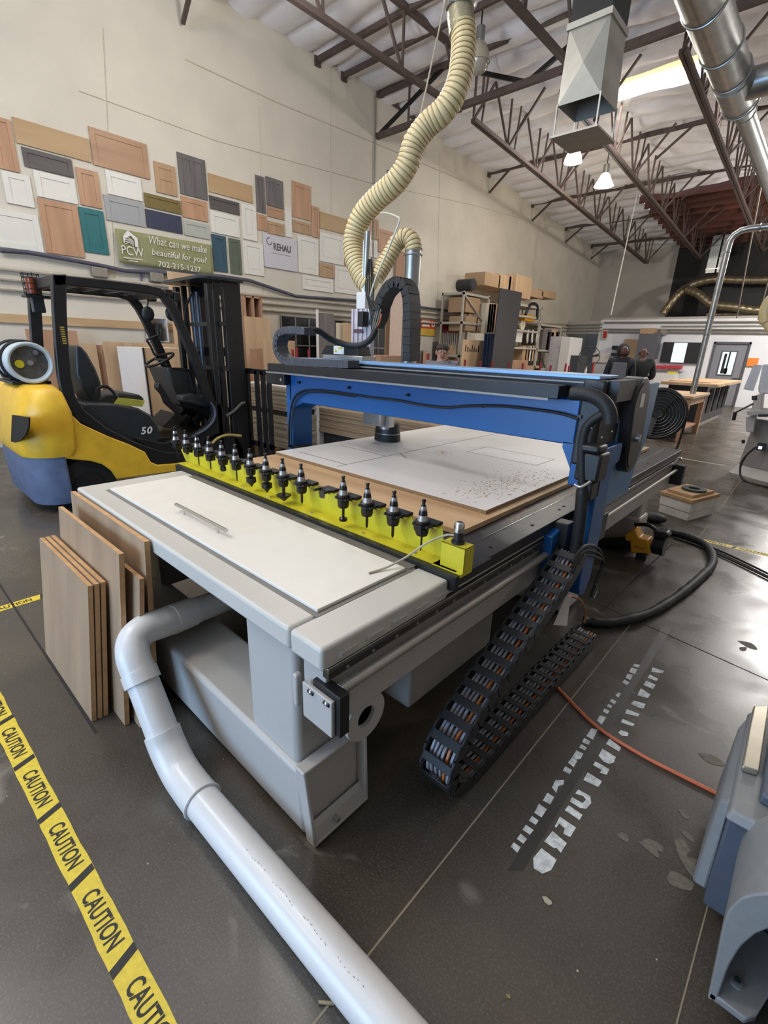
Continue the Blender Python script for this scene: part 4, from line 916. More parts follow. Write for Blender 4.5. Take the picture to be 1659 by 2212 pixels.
# grey wheeled machine at the lower right
gm = thing('floor_machine', 'grey plastic wheeled machine cut off by the lower right edge', 'machine', (.35, 1.5, 0))
m_gp = M('grey_plastic', '#7b7c7b', .5, var=.05, scale=30); m_gp2 = M('slate_plastic', '#4a505a', .5, var=.05, scale=30); m_strap = M('champagne_metal', '#a79f8d', .3, .6)
G = lambda x, y, z: W(1460+x/3.1055, 1500+y/3.1055, Z=z)
Gz = lambda x, y, z: W(1460+x/3.1055, 1500+y/3.1055, Z=z)
MB().hexa([(.10, 1.37, .06), (.75, 1.37, .06), (.75, 2.0, .06), (.09, 2.0, .06), (.085, 1.35, .43), (.75, 1.35, .43), (.75, 1.98, .43), (.076, 1.86, .43)]).build('body', m_gp2, gm, bevel=.006)
MB().hexa([(.078, 1.335, .42), (.76, 1.335, .42), (.76, 1.99, .42), (.068, 1.87, .42), (.086, 1.35, .452), (.75, 1.35, .452), (.75, 1.97, .452), (.078, 1.85, .452)]).build('top_cover', m_gp, gm, bevel=.008, seg=3)
MB().hexa([(.062, 1.40, .08), (.10, 1.40, .08), (.10, 1.9, .08), (.06, 1.9, .08), (.060, 1.42, .40), (.082, 1.40, .43), (.080, 1.88, .43), (.058, 1.8, .40)]).build('side_panel', m_gp, gm, bevel=.008)
MB().bar((.3, 1.348, .06), (.3, 1.348, .42), .006, .004).build('panel_seam', m_gp, gm)
b4 = [Gz(432, 515, .455), Gz(548, 550, .455), Gz(615, 105, .455), Gz(513, 105, .455)]
MB().loft([tuple(p) for p in b4], [tuple(p+Vector((0, 0, .02))) for p in b4]).build('metal_bar', m_strap, gm, bevel=.004)
MB().box(.135, .5, 1.42, 1.8, .452, .49).build('raised_lid', m_gp2, gm, bevel=.01, seg=3)
ou = [(.152, .085), (.142, .2), (.128, .33), (.126, .385), (.133, .436), (.147, .470), (.176, .507), (.23, .536), (.31, .555), (.42, .56), (.54, .54), (.64, .48), (.68, .3), (.69, .085)]
inn = [(.168, .10), (.163, .227), (.168, .312), (.182, .377), (.205, .432), (.25, .47), (.32, .492), (.42, .497), (.52, .48), (.60, .43), (.645, .3), (.655, .10)]
fg = MB(); no = 40
def resamp(P, n):
    P = [Vector((p[0], p[1], 0)) for p in P]; L = [0]
    for a, b in zip(P, P[1:]): L.append(L[-1]+(b-a).length)
    out = []
    for k in range(n+1):
        s_ = L[-1]*k/n; i_ = 1
        while i_ < len(P)-1 and L[i_] < s_: i_ += 1
        out.append(P[i_-1].lerp(P[i_], (s_-L[i_-1])/(L[i_]-L[i_-1])))
    return out
OU, IN = resamp(ou, no), resamp(inn, no); vs = []
for y0 in (1.10, 1.36): vs += [(p[0], y0, p[1]) for p in OU]+[(p[0], y0, p[1]) for p in IN]
m_ = no+1; fs = []
for k in range(no): fs += [(k, k+1, m_+k+1, m_+k), (2*m_+k, 3*m_+k, 3*m_+k+1, 2*m_+k+1), (k, 2*m_+k, 2*m_+k+1, k+1), (m_+k, m_+k+1, 3*m_+k+1, 3*m_+k)]
fs += [(0, m_, 3*m_, 2*m_), (no, 2*m_+no, 3*m_+no, m_+no)]
fg.add(vs, fs).build('wheel_guard', m_gp, gm, bevel=.004)
MB().prism([(.150, 1.10, .095), (.224, 1.10, .095), (.242, 1.125, .095), (.262, 1.20, .095), (.66, 1.20, .095), (.66, 1.36, .095), (.150, 1.36, .095)], (0, 0, .022)).build('base_plate', m_gp, gm, bevel=.004)
MB().cyl((.30, 1.25, .10), (.62, 1.25, .10), .10, seg=28).build('wheel', M('wheel_dark', '#1f1d20', .7), gm)
for r_, m_, z0, z1 in ((.014, m_gp, .117, .123), (.008, m_chrome, .123, .133)): MB().cyl((.196, 1.165, z0), (.196, 1.165, z1), r_).build('bolt', m_, gm)
MB().bar((.196, 1.17, .05), (.196, 1.17, .095), .03).build('bolt_shank', m_gp2, gm)
MB().cyl((.21, 1.2, .045), (.25, 1.2, .045), .045).build('caster_wheel', m_blk, gm)
# ------------------------------------------------------------------ forklift
fk = thing('forklift', 'yellow and black forklift truck parked left of the router, seat and mast facing right', 'forklift', (-5.6, 1.9, 0))
m_fy = M('forklift_yellow', '#dfb030', .38, var=.12, scale=7, detail=10)
m_fgr = M('worn_blue_grey', '#59657f', .6, var=.22, scale=6, detail=10)
m_fb = M('forklift_black', '#1d1c1d', .42, .1, var=.25, scale=10)
m_hood = M('hood_dark', '#2a2e30', .38, var=.1)
m_tire = M('tyre', '#1b1a1a', .85, var=.3, scale=20)
def F(cx, cy, X=-5.1): return W(cx/2.765, 560+cy/2.765, X=X)
def fpoly(pts, X0, X1, name, m, par=None, Xt=-5.1, **k):
    Q = [F(a, b, Xt) for a, b in pts]
    return MB().prism([(X0, p[1], p[2]) for p in Q], (X1-X0, 0, 0)).build(name, m, par or fk, **k)
def rrect(x0, x1, y0, y1, z, r, n=7):
    o = []
    for kk, (cx, cy, a0) in enumerate(((x1-r, y1-.02, 0), (x0+r, y1-.02, PI/2), (x0+r, y0+r, PI), (x1-r, y0+r, 1.5*PI))):
        rr = r if kk > 1 else .02
        cxx = cx if rr == r else (x1-.02 if cx > (x0+x1)/2 else x0+.02)
        for i in range(n): a = a0+PI/2*i/(n-1); o.append((cxx+rr*math.cos(a), cy+rr*math.sin(a), z))
    return o
def stack(rings, name, m, par=None, **k):
    mb = MB(); n = len(rings[0]); vs = [p for r in rings for p in r]
    fs = [tuple(range(n))[::-1], tuple(range((len(rings)-1)*n, len(rings)*n))]
    for j in range(len(rings)-1): fs += [(j*n+i, j*n+(i+1) % n, (j+1)*n+(i+1) % n, (j+1)*n+i) for i in range(n)]
    return mb.add(vs, fs).build(name, m, par or fk, **k)
cx0, cx1 = -6.45, -5.07
stack([rrect(cx0+.01, cx1-.01, .87, 1.22, .55, .28), rrect(cx0, cx1, .85, 1.26, .62, .28), rrect(cx0, cx1, .90, 1.28, .95, .26), rrect(cx0+.02, cx1-.02, .95, 1.24, 1.13, .24), rrect(cx0+.09, cx1-.09, 1.02, 1.2, 1.185, .16)], 'counterweight', m_fy, smooth=50)
stack([rrect(cx0+.1, cx1-.04, .90, 1.16, .09, .25), rrect(cx0+.06, cx1-.02, .88, 1.17, .14, .28), rrect(cx0+.03, cx1-.02, .87, 1.17, .40, .28), rrect(cx0+.02, cx1-.02, .875, 1.17, .55, .28)], 'lower_counterweight', m_fgr, smooth=50)
hp = [W(x/2.765, 560+y/2.765, Y=.875) for x, y in [(20, 925), (60, 930), (60, 1100), (20, 1100)]]
MB().prism([(p[0], .846+max(0, p[2]-.64)*.15, p[2]) for p in [W(*q, Y=.845) for q in [(13, 897), (46, 903), (49, 922), (47, 940), (40, 951), (30, 956), (22, 954)]]], (0, .012, 0)).build('tow_shade_plate', M('opening_shade', '#17130d', .9), fk)  # dark plate on the surface, shade of the tow hole put in colour
fpoly([(430, 930), (480, 980), (640, 1055), (770, 1105), (865, 1150), (900, 1210), (940, 1228), (1130, 1212), (1090, 1262), (700, 1312), (665, 1262), (610, 1225), (540, 1205), (480, 1200), (385, 1190)], -5.16, -5.09, 'side_panel', m_fy, bevel=.01)
fpoly([(430, 930), (480, 980), (640, 1055), (770, 1105), (865, 1150), (900, 1210), (940, 1228), (1130, 1212), (1090, 1262), (700, 1312), (665, 1262), (610, 1225), (540, 1205), (480, 1200), (385, 1190)], -6.14, -6.08, 'side_panel', m_fy)
MB().box(-6.05, -5.2, 1.25, 2.7, .28, .60).build('chassis', m_fb, fk)
for xs in (-6.0, -5.3): MB().cyl((xs, 1.33, .25), (xs+.17, 1.33, .25), .25, seg=32).build('rear_wheel', m_tire, fk, bevel=.02)
for xs in (-6.1, -5.32): MB().cyl((xs, 2.75, .31), (xs+.2, 2.75, .31), .31, seg=32).build('front_wheel', m_tire, fk, bevel=.02)
MB().cyl((-5.13, 1.33, .25), (-5.115, 1.33, .25), .12).build('wheel_hub', m_fb, fk)
# guard frame: posts, rails, pillars on both sides
post = [(310, 90), (318, 300), (333, 540), (348, 700), (372, 820), (405, 890), (470, 965), (640, 1052), (800, 1115), (860, 1150), (905, 1215), (935, 1228), (1130, 1212), (1130, 1160), (985, 1150), (880, 1120), (790, 1085), (640, 1010), (510, 905), (455, 830), (425, 700), (410, 520), (400, 300), (398, 90)]
rail = [(330, 90), (600, 118), (880, 152), (960, 172), (1040, 245), (1090, 345), (1200, 600), (1290, 855), (1240, 860), (1130, 560), (1050, 370), (1010, 290), (965, 228), (900, 206), (600, 175), (330, 150)]
for X, nmx in ((-5.17, 'near'), (-5.98, 'far')):
    fpoly(post, X, X+.07, 'guard_post', m_fb, bevel=.008)
    fpoly(rail, X, X+.07, 'guard_rail', m_fb, bevel=.008)
for yy in (1.36, 1.56, 1.76, 1.96, 2.14): MB().box(-5.92, -5.15, yy, yy+.035, 2.05, 2.08).build('roof_bar', m_fb, fk)
MB().box(-5.95, -5.1, 1.33, 1.40, 2.02, 2.11).build('rear_header', m_fb, fk, bevel=.008)
MB().box(-5.95, -5.1, 2.28, 2.36, 2.02, 2.09).build('front_header', m_fb, fk, bevel=.008)
# hood with the number
fpoly([(498, 880), (520, 862), (700, 868), (840, 893), (915, 935), (955, 1000), (968, 1060), (960, 1095), (850, 1125), (790, 1105), (640, 1030), (520, 930)], -5.95, -5.14, 'hood', m_hood, bevel=.05, seg=4)
p = F(842, 1047, -5.135); q = F(912, 1047, -5.135); wd_ = (q[1]-p[1])
for k_, c_ in enumerate('50'): text(c_, (-5.132, p[1]+wd_*.52*k_, p[2]), (0, 1, 0), (0, 0, 1), wd_*.5, .075, m_white, fk, bold=.03, shear=.25, off=.004)
fpoly([(790, 1060), (870, 1075), (985, 1100), (1130, 1055), (1130, 1160), (985, 1160), (880, 1128)], -5.95, -5.12, 'step_floor', m_fb, bevel=.01)
# front cowl and dash
fpoly([(1270, 845), (1330, 868), (1358, 930), (1350, 1060), (1150, 1140), (1060, 1100), (1150, 1060), (1255, 990), (1285, 930)], -5.2, -5.12, 'front_cowl', m_fb, bevel=.01)
fpoly([(1270, 845), (1330, 868), (1358, 930), (1350, 1060), (1150, 1140), (1060, 1100), (1150, 1060), (1255, 990), (1285, 930)], -6.0, -5.9, 'front_cowl', m_fb)
MB().tube(smoothpath([F(*q, -5.11) for q in [(1150, 1060), (1230, 1015), (1278, 960), (1285, 900), (1255, 850)]], 5), .012, 8).build('cowl_trim', M('trim_bluegrey', '#4d5766', .4), fk)
d5 = -5.55
fpoly([(945, 640), (1085, 655), (1105, 700), (1140, 800), (1240, 830), (1260, 860), (1255, 960), (1150, 900), (1040, 870), (985, 740)], -5.85, -5.35, 'dashboard', m_hood, Xt=d5, bevel=.02)
fpoly([(1070, 810), (1140, 800), (1250, 835), (1255, 890), (1180, 870), (1075, 850)], -5.34, -5.2, 'control_box', m_hood, Xt=-5.25, bevel=.02)
MB().tube([F(985, 640, d5), F(955, 600, d5)], .03).build('steering_column', m_fb, fk)
c = F(955, 600, d5)
sw = MB().torus(c, .16, .014, (0, -.45, .9)).tube([c+Vector((-.15, 0, 0)), c+Vector((.15, 0, 0))], .012).build('steering_wheel', m_fb, fk)
MB().tube(smoothpath([F(985, 570, d5), F(930, 575, d5), (F(900, 520, d5)), F(880, 485, d5), F(905, 470, d5), F(945, 455, d5)], 5), .012, 8).build('grab_handle', m_fb, fk)
for dx in (0, 22, 44): MB().tube(smoothpath([F(1020+dx, 650, -5.35), F(1085+dx, 660, -5.35), F(1110+dx, 690, -5.35), F(1135+dx, 800, -5.35)], 5), .008, 8).build('control_lever', m_fb, fk)
fpoly([(930, 740), (945, 735), (985, 790), (1020, 850), (1090, 900), (1060, 930), (985, 860), (965, 810), (930, 770)], -5.3, -5.2, 'pedal_arm', m_fb, Xt=-5.25, bevel=.01)
fpoly([(970, 1000), (1050, 920), (1110, 940), (1060, 1010)], -5.8, -5.4, 'floor_mat', M('floor_mat', '#3a3632', .8), Xt=-5.4)
for k in (0, 70): fpoly([(1100+k, 960), (1130+k, 930), (1150+k, 940), (1120+k, 1000)], -5.5, -5.42, 'pedal', m_fb, Xt=-5.4)
# seat
fpoly([(425, 512), (455, 515), (495, 560), (545, 650), (575, 730), (578, 800), (560, 855), (520, 850), (470, 770), (430, 680)], -5.78, -5.36, 'seat_back', m_hood, Xt=-5.5, bevel=.03, seg=3)
fpoly([(520, 850), (600, 800), (700, 790), (800, 800), (832, 825), (830, 850), (700, 870), (560, 870)], -5.78, -5.36, 'seat_cushion', m_hood, Xt=-5.5, bevel=.03, seg=3)
MB().tube(smoothpath([F(*q, -5.3) for q in [(575, 830), (580, 780), (625, 758), (670, 785), (710, 840)]], 5), .016, 8).build('arm_rest', m_fb, fk)
# mast
ms = [(-5.19, -5.12), (-5.93, -5.86)]
for a, b in ms:
    MB().box(a, b, 2.74, 2.80, .1, 2.20).build('mast_channel', m_fb, fk, bevel=.006)
    MB().box(a+.01, b-.015, 2.83, 2.89, .1, 2.22).build('mast_channel', m_fb, fk, bevel=.006)
    MB().box(a, b, 2.93, 3.14, .1, 2.23).build('mast_channel', m_fb, fk, bevel=.006)
for z in (2.12, 1.45, .75, .3): MB().box(-5.9, -5.15, 3.02, 3.08, z, z+.1).build('mast_crossbar', m_fb, fk)
MB().prism([(-6.12, 2.78, 2.235), (-6.08, 2.70, 2.235), (-5.14, 2.66, 2.235), (-5.08, 2.74, 2.235), (-5.08, 3.16, 2.235), (-6.1, 3.16, 2.235)], (0, 0, .035)).build('mast_cap', m_hood, fk, bevel=.005)
for x in (-5.28, -5.38, -5.66, -5.78): MB().cyl((x, 2.9, .3), (x, 2.9, 2.15), .026, seg=12).build('hydraulic_cylinder', M('cyl_bluegrey', '#4c5665', .35, .5), fk)
for x, r in ((-5.45, .035), (-5.55, .02)): MB().cyl((x, 2.95, .3), (x, 2.95, 2.1), r, seg=12).build('lift_hose', m_fb, fk)
for z in (1.78, 1.30): MB().box(-5.85, -5.1, 2.86, 2.92, z, z+.04).build('hose_clamp', m_hood, fk)
MB().tube(smoothpath([(-5.35, 2.68, 2.1), (-5.42, 2.62, 1.9), (-5.42, 2.62, 1.65), (-5.3, 2.68, 1.5)], 6), .012, 8).build('loose_hose', m_fb, fk)
MB().tube(smoothpath([F(1200, 700, -5.15), F(1180, 760, -5.15), F(1190, 820, -5.15)], 6), .01, 8).build('loose_hose', m_fb, fk)
MB().tube(smoothpath([F(1355, 935, -5.1), F(1400, 905, -5.1), F(1440, 865, -5.1), F(1462, 858, -5.1)], 6), .018, 8).build('bent_hose', M('dusty_hose', '#55524c', .6), fk)
MB().tube(smoothpath([F(*q, -5.06) for q in [(1268, 1100), (1300, 1070), (1360, 1050), (1440, 1056)]], 6), .016, 8).build('fender_lip', M('fender_tan', '#ab9450', .5), fk)
# load backrest with vertical bars
bb = MB()
for z in (.45, 1.32): MB().box(-5.95, -4.80, 3.24, 3.28, z-.06, z).build('backrest_rail', m_fb, fk)
for x in (-5.95, -5.7, -5.5, -5.3, -5.10, -4.97, -4.85): MB().box(x, x+.05, 3.24, 3.28, .1, 1.30).build('backrest_bar', m_fb, fk)
MB().box(-5.9, -5.0, 3.16, 3.23, .2, .28).build('fork_carriage', m_fb, fk)
for x in (-5.8, -5.15): MB().box(x, x+.1, 3.28, 4.2, .06, .10).build('fork', m_fb, fk)
# decal, mirrors, lights
dc = F(345, 400, -5.098), F(412, 520, -5.098)
dcl = MB().box(-5.1, -5.097, dc[0][1], dc[1][1], dc[1][2], dc[0][2]).build('decal', m_ink, fk)
dl = MB()
for i in range(8): z = dc[1][2]+.02+i*.019; dl.box(-5.0975, -5.096, dc[0][1]+.015, dc[1][1]-.012, z, z+.010)
dl.build('decal_lines', M('decal_gold', '#b99b3c', .6), dcl)['kind'] = 'stuff'
for cx, X in ((885, -5.6), (1025, -5.25)):
    p = F(cx, 325, X); MB().ball(p, (.03, .065, .075), 14, 10).build('mirror', m_hood, fk); MB().tube([p+Vector((0, 0, .06)), p+Vector((0, .03, .2))], .008, 6).build('mirror_arm', m_fb, fk)
for cx, X in ((905, -5.7), (1050, -5.15)):
    p = F(cx, 235, X); MB().box(p[0]-.05, p[0]+.05, p[1]-.035, p[1]+.035, p[2]-.03, p[2]+.06).build('head_lamp', m_fb, fk, bevel=.008)
p = F(190, 160, -5.72)
MB().cyl((p[0], p[1], p[2]-.07), (p[0], p[1], p[2]+.07), .045).build('beacon', M('amber', '#8a3d1c', .3), fk)
cg = MB()
for z in (-.07, -.03, .02, .07, .1): cg.torus((p[0], p[1], p[2]+z), .07, .004, (0, 0, 1), 16, 5)
for i in range(6): a = i*PI/3; cg.tube([(p[0]+.07*math.cos(a), p[1]+.07*math.sin(a), p[2]-.08), (p[0]+.07*math.cos(a), p[1]+.07*math.sin(a), p[2]+.11)], .004, 5)
cg.build('beacon_cage', m_fb, fk)['kind'] = 'stuff'
MB().box(p[0]-.09, p[0]+.09, p[1]-.08, p[1]+.14, p[2]-.1, p[2]-.08).build('beacon_shelf', m_fb, fk)
p = F(225, 265, -5.75); MB().box(p[0]-.04, p[0]+.04, p[1]-.05, p[1]+.05, p[2]-.08, p[2]+.08).build('tail_lamp', m_hood, fk, bevel=.01)
# gas cylinder in its cradle
gcy = thing('gas_cylinder', 'white gas cylinder lying crosswise in its cradle on the back of the forklift', 'gas cylinder', (-5.65, 1.14, 1.2))
gc0 = Vector((-5.36, 1.10, 1.375)); rr = .175
MB().lathe([(.05, -.66), (.14, -.64), (rr, -.56), (rr, -.04), (.165, -.02), (.14, -.035), (.0, -.045)], gc0, (1, 0, 0), 36).build('shell', M('cylinder_white', '#b9c2c4', .35, var=.08), gcy)
MB().torus(gc0+Vector((.0, 0, 0)), .165, .016, (1, 0, 0), 32).build('foot_ring', M('cylinder_white', '#b9c2c4'), gcy)
MB().lathe([(.145, -.034), (.02, -.03), (.0, -.028)], gc0, (1, 0, 0), 32).build('end_dome', M('dark_dome', '#55524c', .6, var=.3, scale=20), gcy)  # end dome darker and more mottled than the shell
MB().cyl(gc0+Vector((-.03, .05, .09)), gc0+Vector((.01, .05, .09)), .022).build('gauge', m_chrome, gcy)
MB().cyl(gc0+Vector((-.03, -.08, -.01)), gc0+Vector((-.018, -.08, -.01)), .035).build('yellow_cap', m_tyellow, gcy)
MB().cyl(gc0+Vector((-.03, .0, 0)), gc0+Vector((.0, .0, 0)), .022).build('valve', m_alu, gcy)
for x in (-5.55, -5.85):
    MB().torus((x, 1.10, 1.375), rr+.012, .012, (1, 0, 0), 28).build('cradle_strap', m_fb, fk)
MB().box(-6.0, -5.45, .95, 1.25, 1.18, 1.205).build('cradle_plate', m_fb, fk)
MB().tube(smoothpath([F(30, 520, -5.9), F(45, 560, -5.9), F(10, 640, -5.9), F(20, 700, -5.9), F(70, 720, -5.7)], 6), .014, 8).build('fuel_line', m_fb, fk)
sg = MB().hexa([tuple(F(675, 868, -5.2)), tuple(F(850, 882, -5.2)), tuple(F(866, 845, -5.2)), tuple(F(705, 828, -5.2)), tuple(F(675, 866, -5.35)), tuple(F(850, 880, -5.35)), tuple(F(866, 843, -5.35)), tuple(F(705, 826, -5.35))])
tag(sg.build('yellow_folder', M('olive_yellow', '#a8a23c', .6)), 'olive yellow folder lying on the forklift hood beside the seat', 'folder')
# ------------------------------------------------------------------ sample doors on the left wall
oak = wood('oak', '#a17b5b', '#ba9070', .5, 'z', 6); oakh = wood('oak_horizontal', '#9c795b', '#b58f6e', .5, 'y', 6); oakp = wood('oak_plain', '#a88a62', '#b99a72', .55, 'y', 5)
gry = wood('grey_oak', '#54504f', '#6b6663', .5, 'z', 9); gryh = wood('grey_oak_horizontal', '#4b4542', '#5f5956', .5, 'y', 9); tan_ = wood('tan_oak', '#a1805f', '#b08f6c', .5, 'z', 6)
wht = M('door_white', '#d9d5cb', .45, var=.02); gre = M('door_light_grey', '#9b9b9b', .45, var=.02); grg = M('door_sage_grey', '#a9aaa0', .45, var=.02)
olv = M('door_olive', '#71602f', .5, var=.05); nvy = M('door_navy', '#30364a', .5, var=.05); tea = M('door_teal', '#26686a', .5, var=.05); blu = M('door_blue', '#2e4d5c', .5, var=.05); grn = M('door_green', '#545f4e', .5, var=.05)
C1 = lambda x, y: (x/2.9625, 200+y/2.9625); C2 = lambda x, y: (500+x/3.318, 340+y/3.318)
def sdoor(c, a, b, m, style, lab_, lay=0):
    p = W(*c(*a), X=-8.97); q = W(*c(*b), X=-8.97); y0, y1, z0, z1 = p[1], q[1], q[2], p[2]; xw = -8.998+lay*.024; th = .022
    t = thing('sample_door', lab_, 'cabinet door', (xw, (y0+y1)/2, z0), 'sample cabinet doors on the left wall')
    fw = min(.075, (y1-y0)*.22, (z1-z0)*.25)
    if style == 0: MB().box(xw, xw+th, y0, y1, z0, z1).build('slab', m, t, bevel=.002); return
    MB().box(xw, xw+.012, y0+.01, y1-.01, z0+.01, z1-.01).build('panel', m, t, smooth=0)
    MB().box(xw, xw+th, y0, y0+fw, z0, z1).box(xw, xw+th, y1-fw, y1, z0, z1).build('stiles', m, t, bevel=.002)
    mb = MB().box(xw, xw+th, y0+fw, y1-fw, z0, z0+fw).box(xw, xw+th, y0+fw, y1-fw, z1-fw, z1)
    if style == 2: zz = z0+(z1-z0)*.52; mb.box(xw, xw+th, y0+fw, y1-fw, zz-fw*.4, zz+fw*.4)
    if style == 3: yy = (y0+y1)/2; mb.box(xw, xw+th, yy-fw*.45, yy+fw*.45, z0+fw, z1-fw)
    if style == 4: pass
    mb.build('rails', m, t, bevel=.002)
    if style == 4: MB().box(xw+.012, xw+.018, y0+fw*1.35, y1-fw*1.35, z0+fw*1.35, z1-fw*1.35).build('raised_field', m, t, bevel=.004)
DD = [(C1, (-70, 135), (128, 512), oak, 1, 'oak framed door at the far left edge of the wall display'),
 (C1, (76, 150), (588, 448), oakp, 0, 'wide plain tan board, top left of the wall display'),
 (C1, (565, 212), (963, 556), oakh, 1, 'large knotty framed oak door sticking up above its neighbours'),
 (C1, (136, 342), (476, 546), gryh, 1, 'wide dark grey door under the wide plain tan board'),
 (C1, (5, 492), (226, 738), wht, 1, 'white door below the far left oak door'),
 (C1, (210, 490), (502, 716), wht, 1, 'white door under the wide dark grey door'),
 (C1, (483, 472), (658, 744), oak, 1, 'narrow oak door between two white doors, above the teal door'),
 (C1, (672, 490), (917, 698), wht, 1, 'white door directly below the large knotty oak door'),
 (C1, (662, 648), (934, 862), gre, 1, 'light blue-grey door above the green banner logo'),
 (C1, (922, 637), (1163, 780), olv, 1, 'olive brown door above the navy door'),
 (C1, (930, 742), (1172, 905), nvy, 0, 'navy blue door under the olive brown door'),
 (C1, (982, 434), (1140, 668), tan_, 2, 'tan two-panel door left of the tall dark grey door'),
 (C1, (1132, 376), (1333, 690), gry, 3, 'tall dark grey two-panel door, left of the long plain oak board'),
 (C1, (1333, 512), (1620, 708), oakp, 0, 'long plain oak board right of the tall dark grey door'),
 (C1, (1158, 658), (1336, 830), oak, 1, 'small knotty oak door above the pale sage door'),
 (C1, (1175, 810), (1348, 942), grg, 1, 'small pale sage-grey door touching the banner top right'),
 (C1, (1340, 654), (1537, 786), gryh, 1, 'small dark brown door under the long plain oak board'),
 (C1, (1345, 752), (1538, 930), wht, 1, 'white door above the blue and green doors'),
 (C1, (1354, 902), (1462, 1152), blu, 1, 'blue door at the right end of the banner'),
 (C1, (1464, 928), (1553, 1166), grn, 1, 'dark green door right of the blue door'),
 (C1, (237, 670), (545, 1058), oak, 1, 'large oak door at lower left, beside the teal door'),
 (C1, (502, 727), (702, 1040), tea, 1, 'teal green door left of the banner'),
 (C1, (-200, 705), (285, 1025), wht, 1, 'large white door at the lower far left corner of the display'),
 (C2, (72, 328), (188, 603), wht, 4, 'tall white raised-panel door left of the grey plank pair'),
 (C2, (84, 597), (238, 853), wht, 4, 'white raised-panel door right of the dark green door'),
 (C2, (173, 122), (250, 403), gry, 3, 'left plank of the dark grey pair high on the wall'),
 (C2, (248, 132), (378, 372), gry, 3, 'right wider plank of the dark grey pair high on the wall'),
 (C2, (188, 403), (260, 532), oak, 1, 'small oak door at lower left below the dark grey pair'),
 (C2, (260, 345), (380, 450), oakh, 1, 'oak drawer front right below the dark grey pair'),
 (C2, (263, 452), (383, 568), tan_, 1, 'tan square door above the pale sign'),
 (C2, (387, 354), (437, 576), wht, 1, 'very narrow white door left of the tallest oak door'),
 (C2, (434, 163), (574, 458), oak, 1, 'tallest oak door with a diagonal crack high on the wall'),
 (C2, (442, 442), (572, 560), tan_, 1, 'tan square door below the tallest oak door'),
 (C2, (577, 344), (632, 578), oak, 1, 'narrow oak door right of the tallest oak door'),
 (C2, (637, 386), (866, 564), oakp, 0, 'long plain brown board left of the hose'),
 (C2, (478, 557), (627, 847), wht, 4, 'tall white raised-panel door right of the pale sign'),
 (C2, (637, 532), (808, 776), wht, 4, 'square white raised-panel door beside the hose'),
 (C2, (633, 752), (742, 870), tan_, 1, 'small tan door between white doors, lowest brown one'),
 (C2, (514, 842), (732, 973), wht, 4, 'wide low white door at the bottom of the display'),
 (C2, (744, 774), (898, 987), wht, 4, 'white door at bottom right behind the hose'),
 (C2, (811, 580), (850, 780), tan_, 0, 'tan strip of door mostly hidden by the hose'),
 (C2, (903, 790), (965, 1000), wht, 1, 'narrow white door behind the vertical steel tube'),
 (C2, (1000, 430), (1055, 590), tan_, 1, 'small tan door seen between the two hoses'),
 (C2, (1058, 507), (1160, 700), oak, 1, 'oak door behind the small hose arch'),
 (C2, (1000, 592), (1047, 722), wht, 1, 'small white door between the two hoses')]
for i, (c, a, b, m, s, l) in enumerate(DD): sdoor(c, a, b, m, s, l)
# banner
p, q = W(*C1(732, 868), X=-8.93), W(*C1(1350, 975), X=-8.93); r_, s_ = W(*C1(1365, 1168), X=-8.93), W(*C1(765, 1088), X=-8.93)
bn = thing('banner', 'olive green cloth banner with white writing and house logo on the left wall', 'banner', (-8.93, (p[1]+q[1])/2, s_[2]))
mb = MB(); nx, ny = 30, 8; vs = []
for j in range(ny+1):
    for i in range(nx+1):
        u, v = i/nx, j/ny; a = p.lerp(q, u); b = s_.lerp(r_, u); w_ = a.lerp(b, v); sag = math.sin(u*PI*3)*.012*(.4+v); vs.append((-8.93+.008*math.sin(u*19+v*3)+sag*.3, w_[1], w_[2]))
mb.add(vs, [(j*(nx+1)+i, j*(nx+1)+i+1, (j+1)*(nx+1)+i+1, (j+1)*(nx+1)+i) for j in range(ny) for i in range(nx)])
o = mb.build('banner_cloth', M('banner_green', '#8a8a60', .7, var=.05), bn, smooth=180); so = o.modifiers.new('t', 'SOLIDIFY'); so.thickness = .003
def wtext(s, a, w, h, par, c=C1, m=None, **k):
    o_ = W(*c(*a), X=-8.905); return text(s, (-8.905, o_[1], o_[2]), (0, 1, 0), (0, 0, 1), w, h, m or m_white, par, off=.002, **k)
def WL_(c, a, b): A = W(*c(*a), X=-8.905); B = W(*c(*b), X=-8.905); return B[1]-A[1]
wtext('What can we make', (955, 965), 1.02, .115, bn, shear=.2); wtext('beautiful for you?', (975, 1050), .98, .125, bn, shear=.2); wtext('702-215-1237', (1015, 1112), .76, .085, bn)
wtext('PCW', (782, 1032), .34, .13, bn); o_ = W(*C1(782, 1055), X=-8.905)
for k_ in (0, 1): MB().box(-8.906, -8.902, o_[1]+.02+k_*.08, o_[1]+.32-k_*.08, o_[2]-k_*.035, o_[2]+.012-k_*.035).build('small_line', m_white, bn)
o_ = W(*C1(795, 975), X=-8.905); lg_ = MB(); y_, z_ = o_[1], o_[2]
lg_.prism([(-8.905, y_, z_+.02), (-8.905, y_, z_+.13), (-8.905, y_+.08, z_+.22), (-8.905, y_+.22, z_+.13), (-8.905, y_+.22, z_-.0), (-8.905, y_+.17, z_-.0), (-8.905, y_+.17, z_+.10), (-8.905, y_+.12, z_+.15), (-8.905, y_+.04, z_+.11)], (.002, 0, 0)).build('house_logo', m_white, bn, smooth=0)
for k in range(4): MB().tube([(-8.903, y_+.02, z_+.02+k*.03), (-8.903, y_+.08, z_+.05+k*.022), (-8.903, y_+.15, z_+.015+k*.02)], .006, 6).build('logo_arc', m_white, bn)
